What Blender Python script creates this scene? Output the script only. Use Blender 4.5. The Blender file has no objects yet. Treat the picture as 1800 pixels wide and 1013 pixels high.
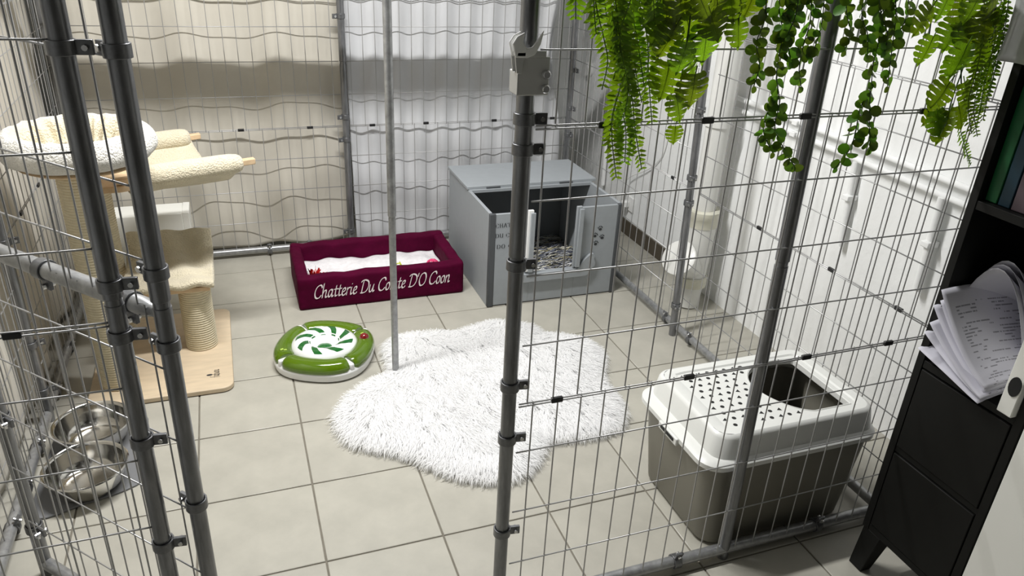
import bpy, bmesh, math, random
from mathutils import Vector, Matrix
import numpy as np
random.seed(7); rng = np.random.default_rng(7)
PI = math.pi
SC = bpy.context.scene
COL = SC.collection

# ------------------------------------------------------------------ camera
FPX = 1325.15
YAW, PITCH, ROLL = .3701, -.4514, .0522
CAM = Vector((-.11417, -3.26683, 1.6119))
def cam_axes():
    cy, sy, cp, sp, cr, sr = math.cos(YAW), math.sin(YAW), math.cos(PITCH), math.sin(PITCH), math.cos(ROLL), math.sin(ROLL)
    f = Vector((sy*cp, cy*cp, sp)); rt = Vector((cy, -sy, 0)); up = rt.cross(f)
    return cr*rt + sr*up, -sr*rt + cr*up, f
RT, UP, FW = cam_axes()
cd = bpy.data.cameras.new('camera'); co = bpy.data.objects.new('camera', cd); COL.objects.link(co)
cd.sensor_fit = 'HORIZONTAL'; cd.sensor_width = 36; cd.lens = FPX/1800*36; cd.clip_start = .02
co.matrix_world = Matrix(((RT.x, UP.x, -FW.x, CAM.x), (RT.y, UP.y, -FW.y, CAM.y), (RT.z, UP.z, -FW.z, CAM.z), (0, 0, 0, 1)))
SC.camera = co
def at(px, py, ax, v):
    """photo pixel -> real point where its ray meets the plane axis=v"""
    d = RT*((px-900)/FPX) - UP*((py-506.5)/FPX) + FW
    return CAM + d*((v-CAM[ax])/d[ax])

# ------------------------------------------------------------------ world, lamp light, exposure
w = bpy.data.worlds.new('world'); SC.world = w; w.use_nodes = True
w.node_tree.nodes['Background'].inputs[0].default_value = (.8, .85, 1, 1)
w.node_tree.nodes['Background'].inputs[1].default_value = .02
SC.view_settings.view_transform = 'Standard'; SC.view_settings.look = 'None'
SC.view_settings.exposure = 0.0; SC.view_settings.gamma = 1
LAMP = Vector((.17, -.92, 2.46)); LAMP_W = 80.0
def area(name, loc, sx, sy, power, col):
    l = bpy.data.lights.new(name, 'AREA'); l.shape = 'RECTANGLE'; l.size = sx; l.size_y = sy; l.energy = power; l.color = col
    o = bpy.data.objects.new(name, l); COL.objects.link(o); o.location = loc; return o
area('ceiling_light_glow', LAMP - Vector((0, 0, .012)), 1.2, .10, LAMP_W, (1, .995, .985))

# ------------------------------------------------------------------ helpers
ORG = {}
class MB:
    def __init__(s): s.v = []; s.f = []; s.uv = None
    def add(s, vs, fs):
        b = len(s.v); s.v += [tuple(p) for p in vs]; s.f += [tuple(i+b for i in q) for q in fs]; return s
    def box(s, x0, x1, y0, y1, z0, z1, M=None):
        vs = [Vector((x, y, z)) for z in (z0, z1) for y in (y0, y1) for x in (x0, x1)]
        if M: vs = [M @ p for p in vs]
        return s.add(vs, [(0, 2, 3, 1), (4, 5, 7, 6), (0, 1, 5, 4), (2, 6, 7, 3), (0, 4, 6, 2), (1, 3, 7, 5)])
    def path(s, pts, r, n=8, closed=False, cap=True, sq=None):
        pts = [Vector(p) for p in pts]; m = len(pts); vs = []; fs = []
        rr = r if hasattr(r, '__len__') else [r]*m
        prev = None
        for i, p in enumerate(pts):
            a = pts[(i-1) % m] if (closed or i > 0) else p
            b = pts[(i+1) % m] if (closed or i < m-1) else p
            t = (b-a)
            t = t.normalized() if t.length > 1e-9 else Vector((0, 0, 1))
            if prev is None:
                u = t.cross(Vector((0, 0, 1)));
                if u.length < .1: u = t.cross(Vector((1, 0, 0)))
            else: u = prev - t*prev.dot(t)
            u.normalize(); prev = u; v = t.cross(u)
            for k in range(n):
                a_ = 2*PI*k/n; c, sn = math.cos(a_), math.sin(a_)
                if sq: sn *= sq
                vs.append(p + (u*c + v*sn)*rr[i])
        for i in range(m if closed else m-1):
            j = (i+1) % m
            for k in range(n):
                l = (k+1) % n
                fs.append((i*n+k, i*n+l, j*n+l, j*n+k))
        if cap and not closed:
            fs.append(tuple(range(n-1, -1, -1))); fs.append(tuple((m-1)*n+k for k in range(n)))
        return s.add(vs, fs)
    def tube(s, p, q, r, n=10): return s.path([p, q], r, n)
    def lathe(s, prof, c=(0, 0, 0), n=24, M=None, shape=None, a0=0, a1=2*PI):
        full = abs(a1-a0-2*PI) < 1e-6; k = n if full else n+1
        vs = []; fs = []
        for (r, z) in prof:
            for i in range(k):
                a = a0+(a1-a0)*i/n; q = r*(shape(a) if shape else 1)
                vs.append(Vector((q*math.cos(a), q*math.sin(a), z)))
        if M: vs = [M @ p for p in vs]
        vs = [p + Vector(c) for p in vs]
        for j in range(len(prof)-1):
            for i in range(n):
                l = (i+1) % k
                fs.append((j*k+i, j*k+l, (j+1)*k+l, (j+1)*k+i))
        return s.add(vs, fs)
    def prism(s, poly, z0, z1, M=None):
        n = len(poly)
        vs = [Vector((x, y, z0)) for x, y in poly] + [Vector((x, y, z1)) for x, y in poly]
        if M: vs = [M @ p for p in vs]
        return s.add(vs, [tuple(range(n-1, -1, -1)), tuple(range(n, 2*n))] + [(i, (i+1) % n, n+(i+1) % n, n+i) for i in range(n)])
    def grid(s, fn, nu, nv, uv=False):
        vs = [fn(i/nu, j/nv) for j in range(nv+1) for i in range(nu+1)]
        fs = [(j*(nu+1)+i, j*(nu+1)+i+1, (j+1)*(nu+1)+i+1, (j+1)*(nu+1)+i) for j in range(nv) for i in range(nu)]
        if uv: s.uv = [(i/nu, j/nv) for j in range(nv+1) for i in range(nu+1)]
        return s.add(vs, fs)
    def ball(s, c, r, n=12, sc=(1, 1, 1)):
        prof = [(max(1e-4, r*math.sin(PI*i/n)), -r*math.cos(PI*i/n)) for i in range(n+1)]
        return s.lathe(prof, c, n*2, Matrix.Diagonal((*sc, 1)))
    def mesh(s, name, org=Vector((0, 0, 0)), sharp=.7):
        me = bpy.data.meshes.new(name)
        me.from_pydata([(p[0]-org[0], p[1]-org[1], p[2]-org[2]) for p in s.v], [], s.f)
        if s.uv:
            ul = me.uv_layers.new(name='UVMap')
            for l in me.loops: ul.data[l.index].uv = s.uv[l.vertex_index]
        me.validate(); me.shade_smooth()
        if sharp is not None: me.set_sharp_from_angle(angle=sharp)
        return me
    def build(s, name, mat, parent=None, bevel=0, solid=0, subd=0, sharp=.7, label=None, kind=None):
        if parent is not None: org = ORG[parent.name]
        else:
            a = np.array(s.v); org = Vector((float(a[:, 0].min()+a[:, 0].max())/2, float(a[:, 1].min()+a[:, 1].max())/2, float(a[:, 2].min())))
        me = s.mesh(name, org, sharp); me.materials.append(mat)
        o = bpy.data.objects.new(name, me); COL.objects.link(o); ORG[o.name] = org
        if parent is not None: o.parent = parent
        else: o.location = org
        if solid:
            m = o.modifiers.new('solid', 'SOLIDIFY'); m.thickness = solid; m.offset = 0
        if subd:
            m = o.modifiers.new('sub', 'SUBSURF'); m.levels = m.render_levels = subd
        if bevel:
            m = o.modifiers.new('bevel', 'BEVEL'); m.width = bevel; m.segments = 2; m.limit_method = 'ANGLE'; m.angle_limit = .6
        if label: o['label'] = label
        if kind: o['kind'] = kind
        return o
def tag(o, label, cat, group=None):
    o['label'] = label; o['category'] = cat
    if group: o['group'] = group
    return o
def thing(name, loc, label, cat, group=None):
    o = bpy.data.objects.new(name, None); COL.objects.link(o); o.location = loc; o.empty_display_size = .05
    ORG[o.name] = Vector(loc); return tag(o, label, cat, group)
def struct(name, mb, mat, **k):
    o = mb.build(name, mat, None, **k); o['kind'] = 'structure'; return o
def spline(pts, n=8, closed=False):
    P = [Vector(p) for p in pts]; m = len(P); out = []
    for i in range(m if closed else m-1):
        g = lambda k: P[k % m] if closed else P[max(0, min(m-1, k))]
        a, b, c, d = g(i-1), g(i), g(i+1), g(i+2)
        for j in range(n):
            t = j/n
            out.append(.5*((2*b)+(c-a)*t+(2*a-5*b+4*c-d)*t*t+(3*b-a-3*c+d)*t**3))
    if not closed: out.append(P[-1])
    return out
def rrect(x0, x1, y0, y1, r, n=6):
    out = []
    for cx, cy, a in ((x1-r, y1-r, 0), (x0+r, y1-r, PI/2), (x0+r, y0+r, PI), (x1-r, y0+r, 3*PI/2)):
        for i in range(n+1):
            t = a+PI/2*i/n; out.append((cx+r*math.cos(t), cy+r*math.sin(t)))
    return out
def loft(mb, loops, cap0=True, cap1=True):
    n = len(loops[0]); b = len(mb.v)
    for L in loops: mb.v += [tuple(p) for p in L]
    for j in range(len(loops)-1):
        for i in range(n):
            k = (i+1) % n
            mb.f.append((b+j*n+i, b+j*n+k, b+(j+1)*n+k, b+(j+1)*n+i))
    if cap0: mb.f.append(tuple(b+i for i in range(n-1, -1, -1)))
    if cap1: mb.f.append(tuple(b+(len(loops)-1)*n+i for i in range(n)))
    return mb

# ------------------------------------------------------------------ materials
MATS = {}
def lin(c): return tuple(((x/255)/12.92 if x/255 <= .04045 else ((x/255+.055)/1.055)**2.4) for x in c)
def M(name, rgb, rough=.5, metal=0, var=0, vs=8, bump=0, bs=200, trans=0, translu=0, sheen=0, coat=0, rand=0, stretch=None, island=None, spec=.5, bdist=.002):
    m = bpy.data.materials.new(name); m.use_nodes = True; N = m.node_tree; nd = N.nodes; L = N.links.new
    b = nd['Principled BSDF']; c = lin(rgb)
    b.inputs['Base Color'].default_value = (*c, 1); b.inputs['Roughness'].default_value = rough; b.inputs['Metallic'].default_value = metal
    b.inputs['Specular IOR Level'].default_value = spec
    if trans: b.inputs['Transmission Weight'].default_value = trans
    if sheen: b.inputs['Sheen Weight'].default_value = sheen
    if coat: b.inputs['Coat Weight'].default_value = coat
    tc = nd.new('ShaderNodeTexCoord'); src = tc.outputs['Object']
    if stretch:
        mp = nd.new('ShaderNodeMapping'); mp.inputs['Scale'].default_value = stretch; L(src, mp.inputs[0]); src = mp.outputs[0]
    colout = None
    if var:
        n = nd.new('ShaderNodeTexNoise'); n.inputs['Scale'].default_value = vs; n.inputs['Detail'].default_value = 6; n.inputs['Roughness'].default_value = .6
        L(src, n.inputs['Vector'])
        r = nd.new('ShaderNodeValToRGB'); r.color_ramp.elements[0].position = .3; r.color_ramp.elements[1].position = .7
        r.color_ramp.elements[0].color = (*[x*(1-var) for x in c], 1); r.color_ramp.elements[1].color = (*[min(1, x*(1+var)) for x in c], 1)
        L(n.outputs[0], r.inputs[0]); colout = r.outputs[0]
    if rand:
        oi = nd.new('ShaderNodeObjectInfo'); h = nd.new('ShaderNodeHueSaturation')
        mr = nd.new('ShaderNodeMapRange'); mr.inputs[3].default_value = 1-rand; mr.inputs[4].default_value = 1+rand
        L(oi.outputs['Random'], mr.inputs[0]); L(mr.outputs[0], h.inputs['Value'])
        mr2 = nd.new('ShaderNodeMapRange'); mr2.inputs[3].default_value = .5-rand*.08; mr2.inputs[4].default_value = .5+rand*.05
        L(oi.outputs['Random'], mr2.inputs[0]); L(mr2.outputs[0], h.inputs['Hue'])
        if colout: L(colout, h.inputs['Color'])
        else: h.inputs['Color'].default_value = (*c, 1)
        colout = h.outputs[0]
    if island:
        g = nd.new('ShaderNodeNewGeometry'); r = nd.new('ShaderNodeValToRGB'); r.color_ramp.interpolation = 'CONSTANT'
        e = r.color_ramp.elements; e[0].color = (*lin(island[0]), 1); e[1].position = 1/len(island); e[1].color = (*lin(island[1]), 1)
        for i in range(2, len(island)):
            q = e.new(i/len(island)); q.color = (*lin(island[i]), 1)
        L(g.outputs['Random Per Island'], r.inputs[0]); colout = r.outputs[0]
    if colout: L(colout, b.inputs['Base Color'])
    if bump:
        n = nd.new('ShaderNodeTexNoise'); n.inputs['Scale'].default_value = bs; n.inputs['Detail'].default_value = 4
        L(src, n.inputs['Vector'])
        bp = nd.new('ShaderNodeBump'); bp.inputs['Strength'].default_value = bump; bp.inputs['Distance'].default_value = bdist
        L(n.outputs[0], bp.inputs['Height']); L(bp.outputs[0], b.inputs['Normal'])
    if translu:
        t = nd.new('ShaderNodeBsdfTranslucent'); t.inputs[0].default_value = (*[min(1, x*1.5) for x in c], 1)
        if colout:
            mm = nd.new('ShaderNodeMix'); mm.data_type = 'RGBA'; mm.blend_type = 'MULTIPLY'; mm.inputs[0].default_value = 1
            L(colout, mm.inputs[6]); mm.inputs[7].default_value = (1.7, 1.6, .8, 1); L(mm.outputs[2], t.inputs[0])
        mx = nd.new('ShaderNodeMixShader'); mx.inputs[0].default_value = translu
        L(b.outputs[0], mx.inputs[1]); L(t.outputs[0], mx.inputs[2]); L(mx.outputs[0], nd['Material Output'].inputs[0])
    MATS[name] = m; return m
m_tile = M('tile', (174, 171, 160), .42, var=.10, vs=7, bump=.05, bs=60, rand=.03)
m_grout = M('grout', (120, 115, 104), .9, var=.15, vs=30)
m_wall = M('white_plaster', (243, 244, 243), .8, var=.03, vs=5, bump=.35, bs=45, bdist=.004)
m_ceil = M('ceiling_grey', (120, 118, 114), .9)
m_wallf = M('dark_wall', (60, 58, 55), .9, var=.1)
m_plinth = M('plinth', (74, 66, 54), .5, var=.15)
m_galv = M('galvanised', (158, 159, 160), .36, .6, var=.25, vs=40)
m_wire = M('wire_zinc', (176, 176, 176), .38, .55)
m_tubed = M('tube_zinc', (124, 125, 127), .30, .6, var=.35, vs=60, stretch=(1, 1, .15))
m_black = M('black_plastic', (26, 26, 27), .4)
m_clamp = M('clamp_zinc', (112, 113, 115), .35, .6, var=.2, vs=80)
m_bolt = M('bolt', (205, 205, 205), .25, .9)
m_beige = M('beige_cloth', (197, 192, 180), .85, var=.06, vs=3, bump=.12, bs=600, sheen=.1)
m_grey_c = M('grey_cloth', (202, 203, 205), .85, var=.05, vs=3, bump=.12, bs=600, sheen=.1)
m_fur = M('fur', (253, 253, 253), .8, translu=.5, spec=.1)
m_furb = M('fur_back', (240, 240, 238), .9)
m_plush = M('cream_plush', (222, 212, 186), .95, var=.08, vs=14, bump=1, bs=170, sheen=.3, bdist=.009)
m_plushw = M('white_plush', (226, 223, 215), .95, var=.07, vs=16, bump=1, bs=150, sheen=.3, bdist=.011)
m_sisal = M('sisal', (224, 214, 187), .9, var=.07, vs=60, bump=.3, bs=500, bdist=.003)
m_wood = M('birch', (206, 188, 161), .5, var=.09, vs=9, stretch=(1, 5, 1))
m_woodd = M('birch_edge', (208, 181, 146), .6, var=.12, vs=30)
m_burg = M('burgundy', (74, 2, 38), .75, var=.2, vs=10, bump=.5, bs=22, bdist=.012, spec=.08)
m_white = M('white', (240, 240, 238), .35)
m_thread = M('white_thread', (238, 226, 228), .6)
m_blank = M('speckled_fleece', (232, 230, 232), .95, var=.1, vs=45, bump=.5, bs=80, bdist=.005)
m_box = M('grey_paint', (152, 157, 161), .55, var=.03, vs=30)
m_boxd = M('dark_grey_trim', (72, 75, 78), .5)
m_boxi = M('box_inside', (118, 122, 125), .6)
m_ink = M('ink', (45, 47, 50), .7)
m_shred = M('shredded', (200, 200, 200), .8, island=[(225, 225, 222), (200, 200, 196), (60, 62, 70), (160, 164, 178), (215, 210, 190), (40, 42, 45), (190, 180, 140), (95, 100, 120)])
m_litw = M('lid_plastic', (222, 223, 219), .35, coat=.1)
m_litg = M('taupe_plastic', (124, 121, 110), .45)
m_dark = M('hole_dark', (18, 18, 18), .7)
m_green = M('green_plastic', (98, 132, 14), .12, trans=.35, coat=.5)
m_greend = M('green_window', (28, 110, 45), .15, trans=.2, coat=.5)
m_greenl = M('lime_plastic', (178, 205, 95), .3)
m_toyw = M('toy_white', (240, 241, 240), .3, coat=.3)
m_steel = M('steel', (205, 203, 198), .13, 1)
m_mat = M('mat_grey', (120, 121, 123), .6, bump=.1)
m_shelf = M('black_brown', (16, 16, 14), .6, var=.1, vs=20, spec=.25)
m_shelfi = M('black_inside', (12, 12, 12), .7)  # darker than the shelf, shade of the open bays put into the colour
m_cab = M('cabinet_white', (240, 240, 234), .4)
m_leafm = M('monstera_green', (92, 122, 20), .4, var=.35, vs=25, translu=.45, rand=.25)
m_leafe = M('eucalyptus_green', (72, 106, 32), .4, var=.4, vs=40, translu=.4, rand=.4)
m_leaff = M('fern_green', (90, 124, 24), .45, var=.35, vs=18, translu=.45, rand=.2)
m_stem = M('stem', (38, 62, 26), .6)
m_pvc = M('pvc', (226, 226, 222), .35)
m_pvco = M('pvc_old', (214, 212, 196), .4, var=.1, vs=20)
m_red = M('red_foil', (170, 25, 25), .3, var=.4, vs=60)
m_pink = M('pink', (220, 70, 120), .35)
m_yel = M('lime', (200, 210, 60), .4)
m_bg = M('binder_green', (2, 84, 42), .45)  # binder colours darkened to stand in for the shade of the bay
m_bt = M('binder_teal', (2, 44, 60), .45)
m_bp = M('binder_plum', (82, 70, 76), .5)
m_sleeve = M('plastic_sleeve', (205, 205, 205), .25, trans=.35)
m_red2 = M('dark_red', (120, 20, 20), .2, coat=.5)
def paper_mat(name, lines=True):
    m = M(name, (214, 213, 222), .8); N = m.node_tree; nd = N.nodes; L = N.links.new; b = nd['Principled BSDF']
    if not lines: return m
    uv = nd.new('ShaderNodeUVMap'); sp = nd.new('ShaderNodeSeparateXYZ'); L(uv.outputs[0], sp.inputs[0])
    def mt(op, a, bb, **k):
        n = nd.new('ShaderNodeMath'); n.operation = op
        for i, x in enumerate((a, bb)):
            if isinstance(x, (int, float)): n.inputs[i].default_value = x
            elif x is not None: L(x, n.inputs[i])
        return n.outputs[0]
    v = mt('MULTIPLY', sp.outputs[0], 34); row = mt('FLOOR', v, None); fr = mt('FRACT', v, None)
    ink = mt('LESS_THAN', fr, .42)
    cmb = nd.new('ShaderNodeCombineXYZ'); L(mt('MULTIPLY', sp.outputs[1], 55), cmb.inputs[0]); L(mt('MULTIPLY', row, 7.3), cmb.inputs[1])
    no = nd.new('ShaderNodeTexNoise'); no.inputs['Scale'].default_value = 1; L(cmb.outputs[0], no.inputs[0])
    cmb2 = nd.new('ShaderNodeCombineXYZ'); L(mt('MULTIPLY', sp.outputs[1], 3), cmb2.inputs[0]); L(mt('MULTIPLY', row, .9), cmb2.inputs[1])
    n2 = nd.new('ShaderNodeTexNoise'); n2.inputs['Scale'].default_value = 1.3; L(cmb2.outputs[0], n2.inputs[0])
    k = mt('MULTIPLY', mt('MULTIPLY', ink, mt('GREATER_THAN', no.outputs[0], .42)), mt('GREATER_THAN', n2.outputs[0], .5))
    k = mt('MULTIPLY', k, mt('MULTIPLY', mt('GREATER_THAN', sp.outputs[1], .1), mt('LESS_THAN', sp.outputs[1], .9)))
    k = mt('MULTIPLY', k, mt('GREATER_THAN', sp.outputs[0], .12)); k = mt('MULTIPLY', k, .6)
    mx = nd.new('ShaderNodeMix'); mx.data_type = 'RGBA'; L(k, mx.inputs[0]); mx.inputs[6].default_value = (*lin((214, 213, 222)), 1); mx.inputs[7].default_value = (*lin((50, 50, 60)), 1)
    L(mx.outputs[2], b.inputs['Base Color']); return m
m_paper = paper_mat('printed_paper'); m_paperb = paper_mat('plain_paper', False)

# ------------------------------------------------------------------ the room
T = 1/3; ZC = 2.62
X0, X1, Y0, Y1 = -1.0, 1.99, -6.0, 1.15
fl = struct('floor', MB().box(X0-.1, X1+.1, Y0-.1, Y1+.1, -.08, -.0035), m_grout)
tm = MB(); tm.box(-T/2+.0028, T/2-.0028, -T/2+.0028, T/2-.0028, -.012, 0)
bm = bmesh.new(); me0 = tm.mesh('tile'); bm.from_mesh(me0)
bmesh.ops.bevel(bm, geom=[e for e in bm.edges if all(v.co.z > -.001 for v in e.verts)], offset=.0015, segments=1, affect='EDGES'); bm.to_mesh(me0); bm.free()
me0.materials.append(m_tile)
for i in range(-3, 6):
    for j in range(-18, 4):
        o = bpy.data.objects.new('tile', me0); COL.objects.link(o); o.parent = fl
        o.location = Vector(((i+.5)*T, (j+.5)*T, 0)) - ORG[fl.name]
struct('ceiling', MB().box(X0-.1, X1+.1, Y0-.1, Y1+.1, ZC, ZC+.08), m_ceil)
struct('wall_right', MB().box(X1, X1+.1, Y0-.1, Y1+.1, -.03, ZC), m_wall)
struct('wall_left', MB().box(X0-.1, X0, Y0-.1, Y1+.1, -.03, ZC), m_wall)
struct('wall_back', MB().box(X0, X1, Y1, Y1+.1, -.03, ZC), m_wall)
struct('wall_front', MB().box(X0, X1, Y0-.1, Y0, -.03, ZC), m_wallf)
bb = struct('baseboard_right', MB().box(X1-.012, X1-.0005, -.30, 1.13, 0, .085), m_plinth, bevel=.002)

# ceiling batten that gives the light
t = thing('ceiling_light', (LAMP.x, LAMP.y, LAMP.z), 'white fluorescent batten on the ceiling above the enclosure', 'light')
MB().box(LAMP.x-.62, LAMP.x+.62, LAMP.y-.06, LAMP.y+.06, LAMP.z, ZC-.001).build('housing', m_white, t, bevel=.006)

# ------------------------------------------------------------------ wire enclosure
XL, XR, YF, YB = -.81, 1.64, -1.98, .515
HT = 1.88; RP = .016; XM = .42; YM = -.745
def post(parent, x, y, z1=HT, lean=(0, 0), joint=.96, mat=None, r=RP):
    mb = MB(); mat = mat or m_tubed
    p = lambda z: (x+lean[0]*z, y+lean[1]*z, z)
    mb.path([p(0), p(joint)], r, 16); mb.path([p(joint-.05), p(joint+.012), p(joint+.014), p(z1)], [r*.9, r*.9, r*1.06, r*1.06], 16)
    return mb.build('post', mat, parent, sharp=.5)
def clamp(parent, x, y, z, d, wing=False, r=RP, ax='z', mat=None):
    """pipe clamp with a bolted tab pointing along d"""
    d = Vector(d).normalized(); A = Vector((0, 0, 1)) if ax == 'z' else (Vector((1, 0, 0)) if ax == 'x' else Vector((0, 1, 0)))
    s = d.cross(A); Mx = Matrix((( d.x, s.x, A.x, x), (d.y, s.y, A.y, y), (d.z, s.z, A.z, z), (0, 0, 0, 1)))
    h = .011; mb = MB()
    mb.lathe([(r*1.08, -h), (r*1.32, -h), (r*1.32, h), (r*1.08, h), (r*1.08, -h)], n=16, M=Mx)
    mb.box(r*1.0, r*2.7, -.004, .004, -h, h, Mx)
    c = mb.build('clamp', mat or m_clamp, parent, bevel=.0012)
    bb_ = MB()
    Mb = Mx @ Matrix.Translation((r*2.05, 0, 0)) @ Matrix.Rotation(PI/2, 4, 'X')
    bb_.lathe([(.0001, -.010), (.0045, -.010), (.0045, .008), (.0058, .008), (.0058, .011), (.0001, .011)], n=8, M=Mb)
    if wing:
        for sg in (-1, 1): bb_.box(sg*.003 if sg > 0 else -.013, .013 if sg > 0 else -.003, -.004, .004, -.017, -.013, Mb)
        bb_.lathe([(.0001, -.019), (.005, -.019), (.005, -.010)], n=8, M=Mb)
    bb_.build('wing_bolt' if wing else 'bolt', m_bolt, c)
    return c
def clip(parent, p, d):
    d = Vector(d).normalized(); s = Vector((-d.y, d.x, 0)); p = Vector(p)
    Mx = Matrix(((d.x, s.x, 0, p.x), (d.y, s.y, 0, p.y), (0, 0, 1, p.z), (0, 0, 0, 1)))
    MB().box(-.014, .014, -.0045, .0045, -.0065, .0065, Mx).build('wire_clip', m_black, parent, bevel=.002)
def rail(parent, p, q, r=RP, name='rail', mat=None): return MB().tube(p, q, r, 16).build(name, mat or m_galv, parent)
WR = .0018
def sheet(parent, p, q, z0, z1, hz, sp=.06, ph=0.5, off=None, wav=0):
    """welded wire sheet between two posts"""
    p = Vector((*p, 0)); q = Vector((*q, 0)); d = (q-p); ln = d.length; d.normalize()
    n = Vector((-d.y, d.x, 0))*(off if off is not None else .0)
    mb = MB(); a = sp*ph
    while a < ln-.004:
        jx = random.uniform(-.001, .001)
        b = p+d*(a+jx)+n; e = p+d*(a+random.uniform(-.002, .002))+n
        mb.path([b+Vector((0, 0, z0)), e+Vector((0, 0, z1))], WR, 6, cap=False); a += sp
    o = n*1.0 + n.normalized()*.0026 if n.length > 0 else Vector((-d.y, d.x, 0))*.0026
    for z in hz:
        mb.path([p+o+Vector((0, 0, z)), p+o+d*ln*.5+Vector((0, 0, z+random.uniform(-.003, .003))), p+o+d*ln+Vector((0, 0, z))], WR*1.05, 6)
    return mb.build('wire_mesh', m_wire, parent, sharp=None)
H1 = [.03, .185, .345, .505, .655]; H2 = [.661, .815, .972, 1.131, 1.272]; H3 = [1.279, 1.43, 1.585, 1.74, 1.87]
def three(parent, p, q, clips=(.12, .35, .6, .85), c3=True, off=.0, ph=(.5, .3, .6)):
    sheet(parent, p, q, .03, .658, H1, ph=ph[0], off=off); sheet(parent, p, q, .655, 1.275, H2, ph=ph[1], off=off); sheet(parent, p, q, 1.272, 1.872, H3, ph=ph[2], off=off)
    P = Vector((*p, 0)); Q = Vector((*q, 0)); n = Vector((-(Q-P).y, (Q-P).x, 0)).normalized()*off
    for c in clips:
        for z in ((.658, 1.2755) if c3 else (.658,)):
            cc = min(.95, c+(.03 if z > 1 else 0)); clip(parent, P+(Q-P)*cc+n*1+Vector((0, 0, z)), Q-P)
def bottom_top(parent, p, q):
    rail(parent, (*p, .036), (*q, .036)); rail(parent, (*p, HT-.016), (*q, HT-.016))

# back
t = thing('wire_fence', (-.2, YB, 0), 'galvanised wire panel in front of the beige curtain behind the cat tree', 'fence panel')
post(t, XM, YB); post(t, XL, YB); bottom_top(t, (XL+.01, YB), (XM-.016, YB))
three(t, (XL+.02, YB), (XM-.02, YB), clips=(.37, .6, .87), c3=False)
for z in (1.179, .706, .592, .10): clamp(t, XM, YB-.0, z, (-1, -.4, 0))
for z in (1.15, .95, .6): clamp(t, XL, YB, z, (.5, -1, 0))
for x in (.0, .2): clamp(t, x, YB, .03, (0, -.5, 1), ax='x')
t = thing('wire_fence', (1.0, YB, 0), 'galvanised wire panel in front of the pale grey curtain behind the grey box', 'fence panel')
post(t, XR, YB, lean=(-.008, 0)); bottom_top(t, (XM+.016, YB), (XR-.01, YB))
three(t, (XM+.02, YB), (XR-.02, YB), clips=(.095, .33, .645, .93), c3=False)
for z in (.914, .71, .564): clamp(t, XR, YB, z, (.3, -1, 0))
# left side
t = thing('wire_fence', (XL, 0, 0), 'galvanised side wire panel along the beige curtain left of the cat tree', 'fence panel')
post(t, XL, YM-.005); bottom_top(t, (XL, YB-.01), (XL, YM+.012))
three(t, (XL, YM+.02), (XL, YB-.02), clips=(.2, .45, .8), c3=False)
for z in (.12, .3, .66, 1.05): clamp(t, XL, YM-.005, z, (1, .4, 0))
for y in (-.3, -.62): clamp(t, XL, y, .03, (.6, 0, 1), ax='y')
t = thing('wire_fence', (XL, -1.4, 0), 'galvanised side wire panel left of the steel bowls', 'fence panel')
post(t, XL, YF); bottom_top(t, (XL, YM-.025), (XL, YF+.012))
three(t, (XL, YF+.02), (XL, YM-.02), clips=(.2, .45, .8), c3=False)
for y in (-.95, -1.15, -1.32): clamp(t, XL, y, .03, (.6, 0, 1), ax='y')
# right side
t = thing('wire_fence', (XR, -.1, 0), 'galvanised side wire panel to the right of the grey box', 'fence panel')
post(t, XR-.02, -.79, lean=(.012, .07)); bottom_top(t, (XR, YB-.012), (XR, YM-.02))
three(t, (XR, YM+.01), (XR, YB-.02), clips=(.12, .35, .62, .9), c3=False)
for z in (.981, .708, .602, .141): clamp(t, XR-.02+.012*z, -.79+.07*z, z, (-.4, -1, 0))
for y in (-.70, -.90): clamp(t, XR, y, .03, (-.4, 0, 1), ax='y')
t = thing('wire_fence', (XR, -1.4, 0), 'galvanised side wire panel between litter box and white wall', 'fence panel')
post(t, XR, YF); bottom_top(t, (XR, YM-.03), (XR, YF+.02))
three(t, (XR, YF+.02), (XR, YM-.05), clips=(.1, .34, .66), c3=False)
for y in (-1.80,): clamp(t, XR, y, .03, (-.4, 0, 1), ax='y')
# front left
t = thing('wire_fence', (-.57, YF, 0), 'narrow front wire panel left of the open gate', 'fence panel')
XA = -.334
post(t, XA, YF, joint=1.0); rail(t, (XL+.01, YF, .03), (XA, YF, .03)); rail(t, (XL+.01, YF, HT-.016), (XA, YF, HT-.016))
HA = [.03, .19, .355, .513, .676, .836, .962]; HB = [.969, 1.105, 1.265, 1.43, 1.585, 1.74, 1.87]
sheet(t, (XL+.01, YF), (XA-.004, YF), .03, .967, HA, ph=.2, off=-.004); sheet(t, (XL+.01, YF), (XA-.004, YF), .962, 1.872, HB, ph=.75, off=-.004)
clip(t, (-.49, YF-.006, .9655), (1, 0, 0))
for z in (1.419, 1.037, .94, .715, .461): clamp(t, XA, YF, z, (1, -.12, 0))
# front right
t = thing('wire_fence', (1.0, YF, 0), 'front wire panel with the gate latch, before the litter box', 'fence panel')
XG = .392
post(t, XG, YF, joint=1.0); post(t, 1.076, YF, lean=(-.021, 0), joint=.92)
rail(t, (XG, YF, .03), (XR, YF, .03)); rail(t, (XG, YF, HT-.016), (XR, YF, HT-.016))
sheet(t, (XG+.018, YF), (XR, YF), .03, .662, [.03, .19, .355, .53, .655], ph=.55, off=-.012)
sheet(t, (XG+.018, YF), (XR, YF), .658, 1.276, [.662, .81, .972, 1.131, 1.271], ph=.35, off=-.012)
sheet(t, (XG+.018, YF), (XR, YF), 1.272, 1.872, [1.278, 1.413, 1.57, 1.72, 1.87], ph=.65, off=-.012)
for x in (.501, .843, 1.187, 1.454): clip(t, (x, YF-.014, .658), (1, 0, 0))
for x in (.551, .779, 1.02, 1.35): clip(t, (x, YF-.014, 1.2745), (1, 0, 0))
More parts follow.
